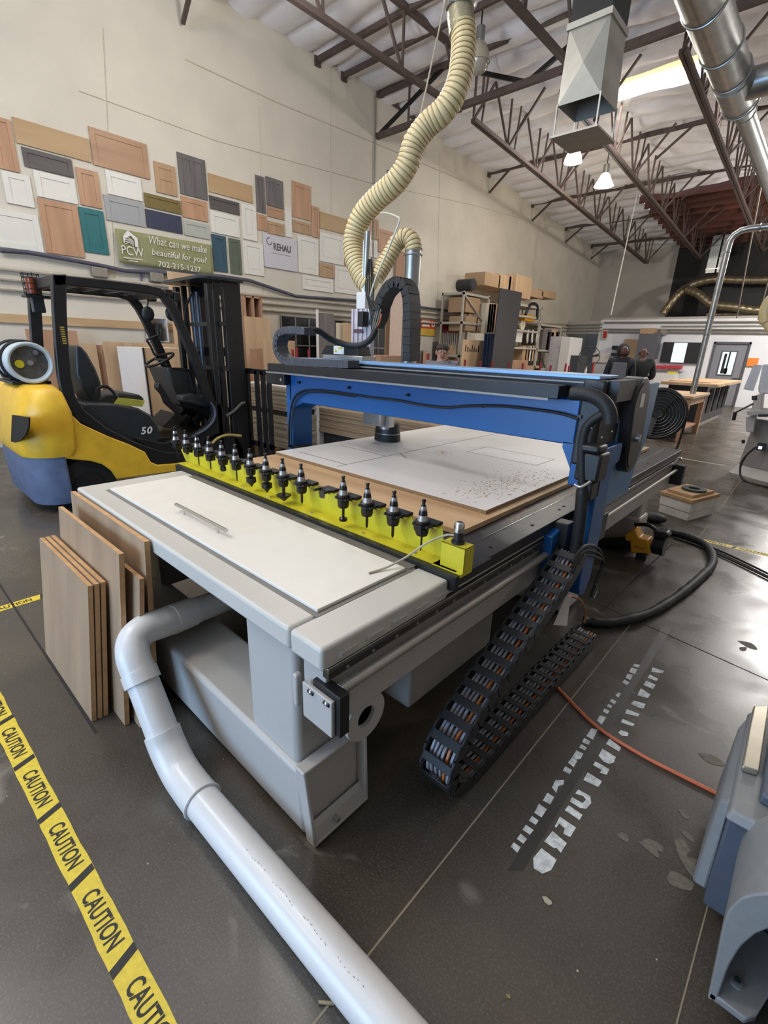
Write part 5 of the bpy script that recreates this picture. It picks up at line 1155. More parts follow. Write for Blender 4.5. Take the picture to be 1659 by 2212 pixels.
# pale sign
a, b = W(*C2(230, 540), X=-8.96), W(*C2(477, 822), X=-8.96)
sn = thing('wall_sign', 'pale grey square sign with dark REHAU lettering among the sample doors', 'sign', (-8.97, (a[1]+b[1])/2, b[2]))
MB().box(-8.998, -8.965, a[1], b[1], b[2], a[2]).build('board', M('sign_grey', '#c3c0c4', .5, var=.02), sn, bevel=.003)
o_ = W(*C2(302, 655), X=-8.962); o2 = W(*C2(425, 655), X=-8.962); m_sg = M('sign_ink', '#4a4745', .6)
text('REHAU', (-8.964, o_[1], o_[2]-.02), (0, 1, 0), (0, 0, 1), o2[1]-o_[1], .13, m_sg, sn, bold=.03, off=.002)
text('Unlimited Polymer Solutions', (-8.964, W(*C2(285, 682), X=-8.964)[1], W(*C2(285, 682), X=-8.964)[2]-.02), (0, 1, 0), (0, 0, 1), .48, .035, M('sign_ink_pale', '#96918f', .6), sn, off=.002)
o_ = W(*C2(272, 600), X=-8.96); MB().torus((-8.962, o_[1], o_[2]), .06, .006, (1, 0, 0), 24, 6, .5, 5.6).build('ring_logo', m_sg, sn)
# safety sign
a, b = W(911, 690, X=-8.96), W(940, 726, X=-8.96)
sn = thing('safety_sign', 'red and yellow notice on the wall left of the hanging clamps', 'sign', (-8.97, (a[1]+b[1])/2, b[2])); zm = b[2]+(a[2]-b[2])*.45
MB().box(-8.998, -8.97, a[1], b[1], zm, a[2]).build('red_half', M('sign_red', '#c2482b', .5), sn); MB().box(-8.998, -8.97, a[1], b[1], b[2], zm).build('yellow_half', M('sign_yellow', '#cfa93f', .5), sn)
for k in range(2): MB().box(-8.97, -8.966, a[1]+.04, a[1]+.38, zm+.05+k*.1, zm+.11+k*.1).build('white_bar', m_white, sn)
MB().torus((-8.966, b[1]-.12, zm+.12), .06, .018, (1, 0, 0), 18, 6).build('white_ring', m_white, sn)
# ------------------------------------------------------------------ yellow dust hose
m_hose = M('hose_yellow', '#dac693', .42, var=.06, scale=6)
m_hosew = M('hose_wire', '#a0835a', .4)
def ribbed(path, r, pitch, name, m, par):
    P = smoothpath(path, 30); L = [0]
    for i in range(1, len(P)): L.append(L[-1]+(P[i]-P[i-1]).length)
    n = int(L[-1]/pitch*4); pts = []; rs = []; j = 1
    for k in range(n+1):
        s = L[-1]*k/n
        while j < len(P)-1 and L[j] < s: j += 1
        pts.append(P[j-1].lerp(P[j], (s-L[j-1])/(L[j]-L[j-1]+1e-9))); rs.append(r*(1.0, .955, .91, .955)[k % 4])
    o = MB().tube(pts, rs, 22).build(name, m, par, smooth=80)
    # spiral wire
    w = []; 
    q = MB()
    for k in range(2, n, 4):
        if k+1 <= n: 
            ax = (pts[min(k+1, n)]-pts[k-1]).normalized(); q.torus(pts[k], r*.925, .0042, ax, 20, 5)
    q.build(name+'_wire', m_hosew, o)['kind'] = 'stuff'
    return o
dh = thing('dust_hose', 'ribbed yellow dust hose hanging in an S curve from roof to router head', 'hose', (-2.6, 2.7, 2.0))
hp = [(1000, 60, 3.0), (1001, 110, 2.98), (990, 180, 2.94), (962, 235, 2.90), (922, 272, 2.86), (895, 310, 2.82), (880, 355, 2.80), (853, 395, 2.77), (812, 432, 2.74), (779, 472, 2.71), (764, 520, 2.69), (768, 562, 2.67), (785, 600, 2.66), (800, 618, 2.66)]
ribbed([W(x, y, Y=Y) for x, y, Y in hp], .078, .030, 'ribbed_hose', m_hose, dh)
a = W(999, 75, Y=3.0); b = W(994, 28, Y=3.02)
MB().tube([a, b], .082, 24).build('clear_sleeve', M('sleeve_foil', '#a39a7c', .25, .5, bump=.5, scale=30), dh)
MB().tube([W(860, 378, Y=2.8)+Vector((0, 0, 0)), W(858, 384, Y=2.8)], .082, 24).build('joint_band', m_blk, dh)
ribbed([W(x, y, Y=Y) for x, y, Y in [(812, 600, 2.62), (826, 578, 2.66), (843, 550, 2.7), (858, 524, 2.73), (876, 513, 2.75), (890, 522, 2.76), (895, 545, 2.76)]], .058, .026, 'small_hose_arch', m_hose, dh)
p0, p1 = W(893, 540, Y=2.76), W(887, 660, Y=2.76)
MB().tube([p0, (p0[0], 2.76, 1.5)], .056, 24).build('steel_tube', m_zinc, dh)
MB().torus((p0[0], 2.76, p0[2]-.03), .058, .007).build('tube_clamp', m_alu, dh)
dp = thing('drop_pipe', 'galvanised round pipe from the roof holding the top of the yellow hose', 'pipe', (-2.24, 3.02, 3.6))
c = W(994, 20, Y=3.02)
MB().lathe([(.085, 0), (.105, .03), (.105, .10), (.092, .13), (.092, 3.3)], c, (0, 0, 1), 28).build('pipe', m_zinc, dp)
MB().torus(c+Vector((0, 0, .1)), .106, .007).build('bead', m_chrome, dp)
t = thing('support_cord', 'thin pale cord running from the roof to the bend of the yellow hose', 'cord', W(905, 262, Y=2.86))
MB().tube([W(967, -20, Y=2.9), W(905, 262, Y=2.84)], .005, 6).build('cord', M('cord', '#b6aa94', .6), t)
# ------------------------------------------------------------------ left background against the wall
m_ply = wood('plywood', '#b09170', '#c8aa86', .6, 'z', 5); m_ply2 = wood('plywood_pink', '#a07a5e', '#b08a6c', .6, 'z', 5); m_cream = M('cream_sheet', '#d8ccb6', .6, var=.03); m_whs = M('white_sheet', '#ddd6cf', .6, var=.02)
m_pk = M('dark_panel', '#2b2a2c', .5, var=.1); m_gpl = wood('grey_plank', '#5d5654', '#7a7371', .6, 'z', 9)
def stand(xl, xr, yt, X, th, m, name, lab_, cat, z0=0, grp=None, yb=None, bev=.003):
    p, q = W(xl, yt, X=X), W(xr, yt, X=X); zt = p[2]
    if yb is not None: z0 = W(xl, yb, X=X)[2]
    return tag(MB().box(X-th, X, p[1], q[1], z0, zt).build(name, m, bevel=bev), lab_, cat, grp)
stand(54, 165, 710, -8.72, .03, m_ply2, 'brown_sheet', 'wide reddish brown sheet leaning on the wall behind the gas cylinder', 'sheet')
stand(177, 207, 741, -8.55, .02, m_ply, 'tan_board', 'leftmost of four tan boards behind the forklift seat', 'board')
stand(205, 225, 745, -8.6, .02, m_ply2, 'tan_board', 'second from left of four tan boards behind the forklift seat', 'board')
stand(221, 264, 737, -8.45, .02, m_ply, 'tan_board', 'widest of four tan boards behind the forklift seat', 'board')
stand(251, 277, 747, -8.35, .02, m_ply2, 'tan_board', 'rightmost of four tan boards behind the forklift seat', 'board')
cb = thing('cabinet_carcase', 'large white and tan cabinet carcase standing on the floor behind the steering wheel', 'cabinet', (-7.4, 3, 0))
p, q = W(307, 751, X=-7.0), W(420, 753, X=-7.0)
MB().box(-7.9, -7.02, p[1], q[1], 0, p[2]).build('white_body', m_cream, cb, bevel=.004); MB().box(-7.02, -7.0, p[1], q[1], 0, p[2]).build('tan_side', m_ply, cb)
MB().box(-7.9, -6.999, p[1]-.012, p[1], 0, p[2]).build('white_front', m_whs, cb); MB().box(-7.0, -6.99, p[1], p[1]+.02, 0, p[2]).build('black_edge', m_blk, cb)
tag(MB().box(-8.6, -8.0, 3.0, 4.3, 1.50, 1.56).box(-8.6, -8.0, 3.0, 3.04, 0, 1.5).box(-8.6, -8.0, 4.26, 4.3, 0, 1.5).build('tan_counter', m_ply), 'tan counter board behind the white carcase top', 'counter')
stand(361, 434, 585, -8.3, .02, m_ply, 'large_tan_sheet', 'large tan sheet standing upright behind the forklift mast, reaching the banner', 'sheet')
p, q = W(320, 687, X=-8.8), W(366, 737, X=-8.8)
pr = thing('wall_shelf', 'white open box shelf on the wall holding a small dark printer', 'shelf', (-8.9, p[1], q[2]))
MB().box(-8.99, -8.8, p[1], q[1], q[2]-.02, q[2]).box(-8.99, -8.8, p[1], q[1], p[2], p[2]+.02).box(-8.99, -8.8, p[1], p[1]+.02, q[2], p[2]).box(-8.99, -8.8, q[1]-.02, q[1], q[2], p[2]).box(-8.99, -8.97, p[1], q[1], q[2], p[2]).build('shelf_box', m_white, pr)
tag(MB().box(-8.96, -8.78, p[1]+.12, q[1]-.1, q[2], q[2]+.28).box(-8.9, -8.76, p[1]+.16, q[1]-.14, q[2]+.06, q[2]+.2).build('printer', m_hood, bevel=.02), 'small dark printer inside the white wall shelf', 'printer')
stand(528, 583, 683, -8.1, .02, m_ply, 'tan_sheet', 'tan sheet standing right of the forklift mast', 'sheet')
stand(540, 600, 752, -7.8, .02, m_ply2, 'brown_sheet', 'brown sheet low behind the cable chain loop', 'sheet')
p, q = W(528, 638, X=-8.5), W(566, 686, X=-8.5)
oc = thing('open_cabinet', 'tall open timber cabinet frame beside the forklift mast top', 'cabinet', (-8.75, p[1], 0))
for y in (p[1], (p[1]+q[1])/2, q[1]): MB().box(-8.98, -8.5, y-.02, y+.02, 0, p[2]).build('upright', m_ply2, oc)
MB().box(-8.98, -8.5, p[1], q[1], p[2]-.03, p[2]).build('top', m_ply2, oc); MB().box(-8.99, -8.98, p[1], q[1], 0, p[2]).build('back', m_cream, oc)
# black glazed panel on the wall with grey bars
p, q = W(606, 681, X=-8.96), W(838, 700, X=-8.96)
wdn = struct(MB().box(-8.99, -8.96, p[1], q[1], .1, p[2]).build('window_4', M('black_glass', '#0d0e10', .25), smooth=0))
n_ = 9
for i in range(n_+1): y = p[1]+(q[1]-p[1])*i/n_; MB().box(-8.96, -8.94, y-.012, y+.012, .1, p[2]).build('mullion', M('mullion_grey', '#77797b', .5), wdn)
for z in (1.0, 1.6, p[2]): MB().box(-8.96, -8.94, p[1], q[1], z-.012, z+.012).build('transom', m_conduit, wdn)
stand(688, 721, 675, -8.2, .03, m_gpl, 'grey_plank', 'tall dark grey wood plank with a white sticker behind the gantry', 'plank')
stand(684, 688, 668, -8.15, .03, m_white, 'white_strip', 'thin white strip standing at the left edge of the grey plank', 'strip')
stand(726, 742, 697, -8.3, .02, m_cream, 'cream_board', 'narrow cream board right of the grey plank', 'board')
stand(741, 790, 697, -8.25, .02, m_ply, 'tan_sheet', 'tan sheet behind the white router head plate', 'sheet')
stand(846, 880, 616, -7.9, .02, M('pale_sheet', '#cdb6a6', .6, var=.05), 'pale_sheet', 'tall pale pinkish sheet seen through the upright chain arch', 'sheet')
stand(836, 847, 616, -8.0, .02, m_ply, 'tan_strip', 'tall tan strip left of the pale pinkish sheet', 'strip')
stand(857, 875, 540, -8.93, .03, m_ply2, 'wall_batten', 'vertical tan batten on wall beside the small hose arch', 'batten', z0=1.2)
stand(603, 637, 735, -7.0, .5, m_ply, 'tan_carton', 'tan carton seen through the cable chain loop', 'box')
stand(822, 872, 768, -6.0, .6, m_ply2, 'tan_crate', 'tan crate behind the gantry under the chain arch', 'crate')
# stacks of sheets on pallets
def pallet(x0, x1, y0, y1, lab_):
    t = thing('pallet', lab_, 'pallet', ((x0+x1)/2, (y0+y1)/2, 0)); m = wood('pallet_wood', '#6d4f38', '#8a674b', .8, 'x', 6)
    for y in (y0, (y0+y1)/2-.05, y1-.1): MB().box(x0, x1, y, y+.1, .025, .12).build('bearer', m, t)
    for k in range(6): x = x0+(x1-x0-.1)*k/5; MB().box(x, x+.1, y0, y1, .12, .145).build('deck_board', m, t)
    MB().box(x0, x1, y0, y0+.1, 0, .025).box(x0, x1, y1-.1, y1, 0, .025).build('bottom_board', m, t)
pallet(-6.7, -5.55, 4.0, 5.4, 'left wooden pallet under the pale sheet stack')
def sheets(x0, x1, y0, y1, z0, z1, m, name, lab_, seed=1):
    random.seed(seed); mb = MB(); n = int((z1-z0)/.022)
    for i in range(n):
        dx, dy = random.uniform(-.012, .012), random.uniform(-.012, .012); z = z0+(z1-z0)*i/n; mb.box(x0+dx, x1+dx, y0+dy, y1+dy, z, z+(z1-z0)/n*.92)
    return tag(mb.build(name, m, smooth=0), lab_, 'sheet stack', kind='stuff')
m_ps = M('pale_sheets', '#b5ab98', .7, var=.08, scale=30); m_bs = M('brown_sheets', '#8b7358', .8, var=.1, scale=30)
sheets(-6.65, -5.6, 4.05, 5.3, .146, .62, m_ps, 'sheet_stack', 'lower stack of pale sheets on the left pallet beside the forklift mast', 2)
tag(MB().box(-6.6, -5.65, 4.1, 5.25, .622, .70).build('spacer', m_pk), 'dark spacer timber layer between the two pale sheet stacks', 'spacer')
sheets(-6.65, -5.6, 4.05, 5.3, .702, 1.02, m_ps, 'sheet_stack', 'upper stack of pale sheets left of the gantry leg', 3)
tag(MB().box(-6.65, -5.6, 4.05, 5.3, 1.02, 1.045).build('white_top_sheet', m_whs), 'white sheet on top of the pale sheet stacks', 'sheet')
pallet(-5.53, -3.3, 4.62, 5.6, 'right wooden pallet under the brown sheet stack')
tag(MB().box(-5.5, -3.3, 4.66, 5.6, .146, .38).build('timber_bearers', m_pk), 'dark bearers raising the brown sheet stack on its pallet', 'bearer')
b_ = sheets(-5.53, -3.3, 4.6, 5.6, .382, .74, m_bs, 'sheet_stack', 'stack of brown boards with white edge on the right pallet', 4)
tag(MB().box(-5.70, -5.535, 4.6, 5.6, .0, .73).build('white_sheet', m_whs), 'white sheet standing against the left end of the brown stack', 'sheet')
# red posts behind the gantry
m_red = M('red_post', '#8e2026', .45)
RP = [(905, 776, 11), (951, 772, 11), (968, 776, 11), (986, 775, 11), (1005, 777, 11), (1038, 780, 11.3), (1064, 781, 11.3), (1100, 783, 11.6), (1130, 785, 11.8), (1168, 783, 12), (1190, 789, 12.5), (1223, 785, 12.8), (1230, 790, 13), (1283, 783, 13.5), (611, 753, 7.6), (632, 755, 7.6), (641, 752, 7.6), (667, 755, 7.6), (925, 764, 9)]
for i, (x, y, d) in enumerate(RP):
    c = Vector((x-829.5, y-1106.0, FPX)); dv = Vector((RC[0][k]*c[0]+RC[1][k]*c[1]+RC[2][k]*c[2] for k in range(3)))*(d/FPX); p = CAM+dv
    t = thing('rack_post', 'dark red steel post standing behind the blue gantry beam', 'post', (p[0], p[1], 0), 'red posts behind the gantry')
    MB().cyl((p[0], p[1], .02), (p[0], p[1], p[2]), .028 if d > 8 else .02, seg=10).build('post', m_red, t); MB().cyl((p[0], p[1], 0), (p[0], p[1], .02), .07, seg=12).build('base', m_red, t)
# long bench with small things behind the gantry at centre right
def bench(x0, x1, y0, y1, z, lab_, m=m_ply, th=.05, legs=True):
    t = thing('workbench', lab_, 'workbench', ((x0+x1)/2, (y0+y1)/2, 0))
    MB().box(x0, x1, y0, y1, z-th, z).build('bench_top', m, t, bevel=.005)
    if legs:
        for x in (x0+.05, x1-.15):
            for y in (y0+.05, y1-.15): MB().box(x, x+.1, y, y+.1, 0, z-th).build('leg', m_ply2, t)
        MB().box(x0+.1, x1-.1, y0+.06, y0+.1, z-th-.14, z-th).box(x1-.1, x1-.06, y0+.1, y1-.1, z-th-.14, z-th).build('apron', m_ply, t)
        MB().box(x0+.1, x1-.1, y0+.1, y1-.1, .2, .24).build('lower_shelf', m_ply2, t)
    return t
bench(-6.6, -4.4, 12.6, 16.2, .95, 'long tan workbench behind the right half of the gantry beam')
def small(q, z, w, h, m, name, lab_, cat, rnd=True):
    p = W(*q, Z=z); mb = MB()
    if rnd: mb.lathe([(w/2, 0), (w/2, h*.7), (w*.2, h*.82), (w*.2, h)], p, seg=12)
    else: mb.box(p[0]-w/2, p[0]+w/2, p[1]-w/2, p[1]+w/2, z, z+h)
    return tag(mb.build(name, m, bevel=0 if rnd else .005), lab_, cat)
small((1264, 812), .95, .09, .28, m_white, 'glue_bottle', 'tall white glue bottle on the long bench below the pedestal fan', 'bottle')
small((1253, 816), .95, .08, .12, m_cream, 'cream_bottle', 'small cream bottle on the long bench left of the tall glue bottle', 'bottle')
small((1272, 815), .95, .08, .12, m_cream, 'cream_bottle', 'small cream bottle on the long bench right of the tall glue bottle', 'bottle')
small((1302, 814), .95, .3, .1, m_card, 'open_carton', 'low open carton on the long bench beside the right red post', 'box', False)
small((1280, 818), .95, .28, .09, m_ply, 'wood_block', 'tan wood block at the foot of the right red post', 'block', False)
# workbenches at right
bench(-2.72, -1.9, 11.0, 12.7, .9, 'tan workbench just behind the big black drum fan')
tb_ = bench(-3.1, -1.9, 13.5, 17.3, 1.05, 'tan topped workbench with black base in front of the grey door', legs=False, th=.07)
MB().box(-3.0, -2.15, 13.9, 17.1, .1, .98).build('black_base', m_pk, tb_); MB().box(-2.95, -2.2, 14, 17, 0, .1).build('plinth', m_white, tb_)
for y in (14.3, 15.1, 15.9, 16.6): MB().box(-2.16, -2.13, y, y+.45, .3, .9).build('shelf_shade', M('shelf_shadow', '#1a1817', .9), tb_)  # dark sheets on the base side, shade of open shelves put in colour
tag(MB().box(-3.0, -2.1, 13.8, 15.2, 1.05, 1.075).build('wood_offcut', m_ply), 'thin tan offcut sheet lying on the black based bench', 'offcut')
small((1570, 838), 1.075, .08, .05, m_blk, 'black_puck', 'small black puck on the black based bench', 'tool')
small((1515, 836), .9, .11, .14, m_cream, 'cream_cup', 'cream cup on bench beside the bent pipe', 'cup')
# drum fan on the floor
df = thing('drum_fan', 'big black round floor fan with wire guard right of the gantry', 'fan', (-1.85, 8.4, 0))
fc = Vector((-1.88, 8.45, .76)); fax = Vector((.25, -1, .05)).normalized()
MB().torus(fc, .375, .028, fax, 40, 10).build('rim', m_blk, df)
u_ = fax.orthogonal().normalized(); v_ = fax.cross(u_)
wg = MB()
for R_ in (.05, .10, .15, .20, .25, .29, .33, .36): wg.torus(fc+fax*(.06-.03*R_/.4), R_, .0013, fax, 30, 5)
wg.build('guard_rings', m_alu, df)['kind'] = 'stuff'
gs = MB()
for k in range(36): a = k*PI/18; d_ = u_*math.cos(a)+v_*math.sin(a); gs.tube([fc+fax*.06+d_*.05, fc+fax*.03+d_*.375], .0013, 5)
gs.build('guard_spokes', m_blk, df)['kind'] = 'stuff'
for k in range(4):
    a = k*PI/2+.4; d_ = u_*math.cos(a)+v_*math.sin(a); e_ = -u_*math.sin(a)+v_*math.cos(a)
    MB().hexa([fc+d_*.05-e_*.03-fax*.01, fc+d_*.05+e_*.03+fax*.01, fc+d_*.34+e_*.10+fax*.02, fc+d_*.34-e_*.09-fax*.03, fc+d_*.05-e_*.03, fc+d_*.05+e_*.03+fax*.02, fc+d_*.34+e_*.10+fax*.03, fc+d_*.34-e_*.09-fax*.02]).build('blade', m_hood, df)
MB().cyl(fc-fax*.15, fc+fax*.05, .07).build('hub', m_blk, df); MB().lathe([(.36, -.16), (.40, -.12), (.405, 0), (.39, 0), (.35, -.14)], fc, fax, 36).build('back_shroud', m_fb, df)
for sx in (-1, 1): MB().tube(smoothpath([fc+Vector((sx*.39, 0, 0)), fc+Vector((sx*.36, .05, -.45)), fc+Vector((sx*.30, -.1, -.70)), Vector((fc[0]+sx*.25, fc[1]-.25, .035))], 5), .018, 8).build('stand_leg', m_fb, df)
MB().cyl((fc[0]-.3, fc[1]-.1, .06), (fc[0]+.3, fc[1]-.1, .06), .02).build('axle', m_fb, df)
for sx in (-1, 1): MB().cyl((fc[0]+sx*.3-.02, fc[1]-.1, .06), (fc[0]+sx*.3+.02, fc[1]-.1, .06), .06).build('wheel', m_tire, df)
# pedestal fan
pf = thing('pedestal_fan', 'thin wire pedestal fan standing in the passage at the back', 'fan', (-5.86, 16.2, 0))
fc = Vector((-5.9, 16.1, 1.55)); fax = Vector((.3, -1, 0)).normalized(); u_ = fax.orthogonal().normalized(); v_ = fax.cross(u_)
MB().torus(fc, .31, .012, fax, 32, 6).build('ring', m_blk, pf); MB().cyl(fc-fax*.12, fc+fax*.03, .05).build('hub', m_blk, pf)
for k in range(3): a = .5+k*2*PI/3; d_ = u_*math.cos(a)+v_*math.sin(a); e_ = -u_*math.sin(a)+v_*math.cos(a); MB().hexa([fc+d_*.03-e_*.02, fc+d_*.03+e_*.02, fc+d_*.28+e_*.05, fc+d_*.28-e_*.05]+[fc+d_*.03-e_*.02+fax*.01, fc+d_*.03+e_*.02+fax*.01, fc+d_*.28+e_*.05+fax*.02, fc+d_*.28-e_*.05+fax*.01]).build('blade', m_blk, pf)
MB().cyl((fc[0], fc[1]+.05, .04), (fc[0], fc[1]+.05, 1.5), .018).build('pole', m_blk, pf); MB().cyl((fc[0], fc[1]+.05, 0), (fc[0], fc[1]+.05, .04), .22).build('base', m_blk, pf)
# ------------------------------------------------------------------ storage racks on the left
m_rk = M('rack_cream', '#b9b2a4', .5); X1 = -8.05
def rack(x0, x1, ytop, levels, lab_, dep=.75, X=X1):
    a, b = W(x0, ytop[0], X=X), W(x1, ytop[1], X=X); zt = a[2]
    t = thing('storage_rack', lab_, 'rack', (X-dep/2, (a[1]+b[1])/2, 0))
    for y in (a[1], b[1]-.05):
        for x in (X-.05, X-dep): MB().box(x, x+.05, y, y+.05, 0, zt).build('upright', m_rk, t)
        MB().bar((X-.02, y+.02, .4), (X-dep+.02, y+.02, 1.5), .03).build('end_brace', m_rk, t)
    for z in levels+[zt-.06]: MB().box(X-dep, X, a[1], b[1], z-.03, z+.03).build('shelf', m_rk, t)
    return a, b, zt
ra = rack(1003, 1060, (628, 632), [1.0, 1.45, 2.35], 'first storage rack from the left, with cartons and paper')
MB()
a, b, zt = ra
MBx = MB().bar((X1, a[1]+.05, zt-.1), (X1, b[1]-.05, 2.3), .035); tag(MBx.build('rack_brace', m_rk), 'diagonal cream brace across the first storage rack front', 'brace')
rb = rack(1115, 1173, (652, 655), [1.0, 1.75, 2.3, 2.75], 'second storage rack holding a chainsaw-like yellow tool and spools')
rc = rack(1168, 1216, (697, 700), [1.05, 1.7], 'lowest third storage rack beside the white column')
def crate(x0, y0, x1, y1, X, dep, m, name, lab_, cat='box', **k):
    p, q = W(x0, y0, X=X), W(x1, y1, X=X)
    if y1 >= 794: q = Vector((q[0], q[1], 0))
    return tag(MB().box(X-dep, X, p[1], q[1], q[2], p[2]).build(name, m, bevel=.01), lab_, cat)
m_c2 = M('carton_tan', '#b39472', .8, var=.06)
crate(1008, 640, 1035, 678, X1-.02, .6, m_c2, 'carton', 'upper tan carton with a black slot at left of first rack')
crate(1008, 682, 1030, 717, X1-.02, .6, m_c2, 'carton', 'lower tan carton with a black slot at left of first rack')
crate(1030, 685, 1055, 718, X1-.02, .6, m_ply, 'carton', 'tan carton in the middle of the first rack')
for i in range(4): crate(1052+i*5, 655, 1056+i*5, 720, X1+.1, .5, [m_cream, m_ply, m_cream, m_ply2][i], 'upright_board', ['first pale upright board left of the tall black sheet', 'second upright board left of the tall black sheet', 'third pale upright board left of the tall black sheet', 'fourth upright board touching the tall black sheet'][i], 'board')
crate(1049, 586, 1079, 623, X1, .7, m_c2, 'tan_panel_box', 'leftmost tan box on top of the racks', 'box')
crate(1079, 590, 1102, 628, X1, .7, m_ply, 'tan_panel_box', 'second tan box from left on top of the racks', 'box')
crate(1101, 592, 1117, 632, X1, .7, m_c2, 'tan_panel_box', 'third narrow tan box on top of the racks', 'box')
crate(1117, 592, 1145, 648, X1+.1, .4, m_ply, 'door_panel_pack', 'tall tan door pack on top of the racks, right of the boxes', 'panel')
crate(1144, 622, 1172, 646, X1, .5, m_c2, 'carton', 'open brown carton lying on top at right end of the racks')
crate(1172, 625, 1200, 647, X1, .5, m_c2, 'carton', 'second brown carton overhanging the right end of the racks')
p = W(1023, 615, X=X1); tag(MB().cyl((p[0]-.5, p[1], p[2]), (p[0], p[1], p[2]), .16).cyl((p[0], p[1], p[2]), (p[0]+.01, p[1], p[2]), .12).build('spool', m_pk), 'dark round spool lying on top of the first rack', 'spool')
# blue panels and the tall black sheet leaning
for i in range(3): crate(1048+i*7, 720, 1054+i*7, 800, X1+.45+i*.02, .03, M('blue_panel', '#34476b', .5), 'blue_panel', ['left blue panel under the black sheet', 'middle blue panel under the black sheet', 'right blue panel under the black sheet'][i], 'panel')
A = [W(1081, 622, X=-7.3), W(1128, 632, X=-7.3)]; Bq = [W(1060, 800, X=-7.0), W(1103, 803, X=-7.0)]
A0_ = [Vector((-7.55, A[0][1], A[0][2])), Vector((-7.55, A[1][1], A[1][2]))]
Q = [(-6.95, Bq[0][1]-.1, 0), (-6.95, Bq[1][1]-.1, 0), (-7.3, A[1][1], A[1][2]), (-7.3, A[0][1], A[0][2])]
tag(MB().loft(Q, [(x-.03, y, z) for x, y, z in Q]).build('black_sheet', m_pk, smooth=0), 'tall matt black sheet leaning against the storage racks', 'sheet')
p, q = W(1000, 733, X=X1+.3), W(1040, 800, X=X1+.3)
bdn = thing('plywood_sheet', 'tan plywood sheet with dark scribbled marks leaning below the first rack', 'sheet', (p[0], p[1], 0)); MB().box(p[0]-.02, p[0], p[1], q[1], 0, p[2]).build('sheet', m_ply, bdn)
for k in range(7): MB().box(p[0], p[0]+.003, p[1]+.15+k*.11, p[1]+.2+k*.11, p[2]-.32, p[2]-.14-.05*(k % 3)).build('dark_mark', m_ink, bdn)
# things on racks: spools, yellow tool
p = W(1127, 696, X=X1-.2); p[2] = 2.5; tag(MB().lathe([(.04, 0), (.17, 0), (.17, .06), (.04, .06), (.04, 0)], p, (1, 0, 0), 24).build('cream_coil', m_cream), 'cream ring coil hanging at left of the second rack', 'coil')
p = W(1148, 688, X=X1); yt_ = thing('power_tool', 'yellow and black power tool on the top shelf of the second rack', 'power tool', p)
MB().box(p[0]-.3, p[0]-.05, p[1]-.35, p[1]+.35, p[2]-.1, p[2]+.12).build('yellow_body', m_dw, yt_, bevel=.03); MB().tube(smoothpath([p+Vector((0, -.45, .1)), p+Vector((0, -.2, .42)), p+Vector((0, .3, .42)), p+Vector((0, .42, 0))], 5), .05, 8).build('black_handle', m_blk, yt_)
for i, (x, y) in enumerate([(1122, 727), (1140, 727), (1150, 727), (1160, 728)]):
    p = W(x, y, X=X1-.1); tag((MB().box(p[0]-.3, p[0], p[1]-.22, p[1]+.22, p[2]-.18, p[2]+.2) if i == 0 else MB().torus(p, .2, .03, (1, .4, 0), 24, 8)).build('white_box' if i == 0 else 'edging_spool', m_white, bevel=.005), ['white box with black slot on middle shelf of second rack', 'left pale spool on middle shelf of second rack', 'centre pale spool on middle shelf of second rack', 'right pale spool on middle shelf of second rack'][i], 'box' if i == 0 else 'spool')
for i in range(5): crate(1131+i*6, 747, 1136+i*6, 780, X1-.05, .4, [m_c2, m_ply2, m_cream, m_ply, m_c2][i], 'file_box', 'small brown upright box on the lower shelf of the second rack', 'box')['group'] = 'upright boxes on the second rack'
for i in range(4): crate(1175+i*9, 712+i % 2*4, 1182+i*9, 762, X1-.05, .4, [m_gpl, m_pk, m_ply, m_hood][i], 'parts_bin', ['leftmost grey bin on the third rack', 'dark bin second on the third rack', 'tan bin third on the third rack', 'rightmost dark bin on the third rack'][i], 'bin')
crate(1140, 790, 1165, 806, X1, .5, m_c2, 'carton', 'low brown carton at the foot of the second rack')
crate(1103, 778, 1138, 806, X1+.6, .5, m_ply2, 'carton', 'tan cartons low right of the tall black sheet')
crate(1218, 727, 1238, 806, -7.6, .5, M('column_pink_white', '#d3cbcb', .6), 'white_column', 'tall pinkish white carton standing right of the third rack', 'carton')
crate(1234, 728, 1247, 808, -7.2, .35, m_white, 'white_carton', 'tall narrow white carton beside the pedestal fan', 'carton')
crate(1251, 768, 1272, 794, -6.9, .4, M('monitor_dark', '#3c3d40', .5), 'monitor', 'dark old monitor below the pedestal fan', 'monitor')
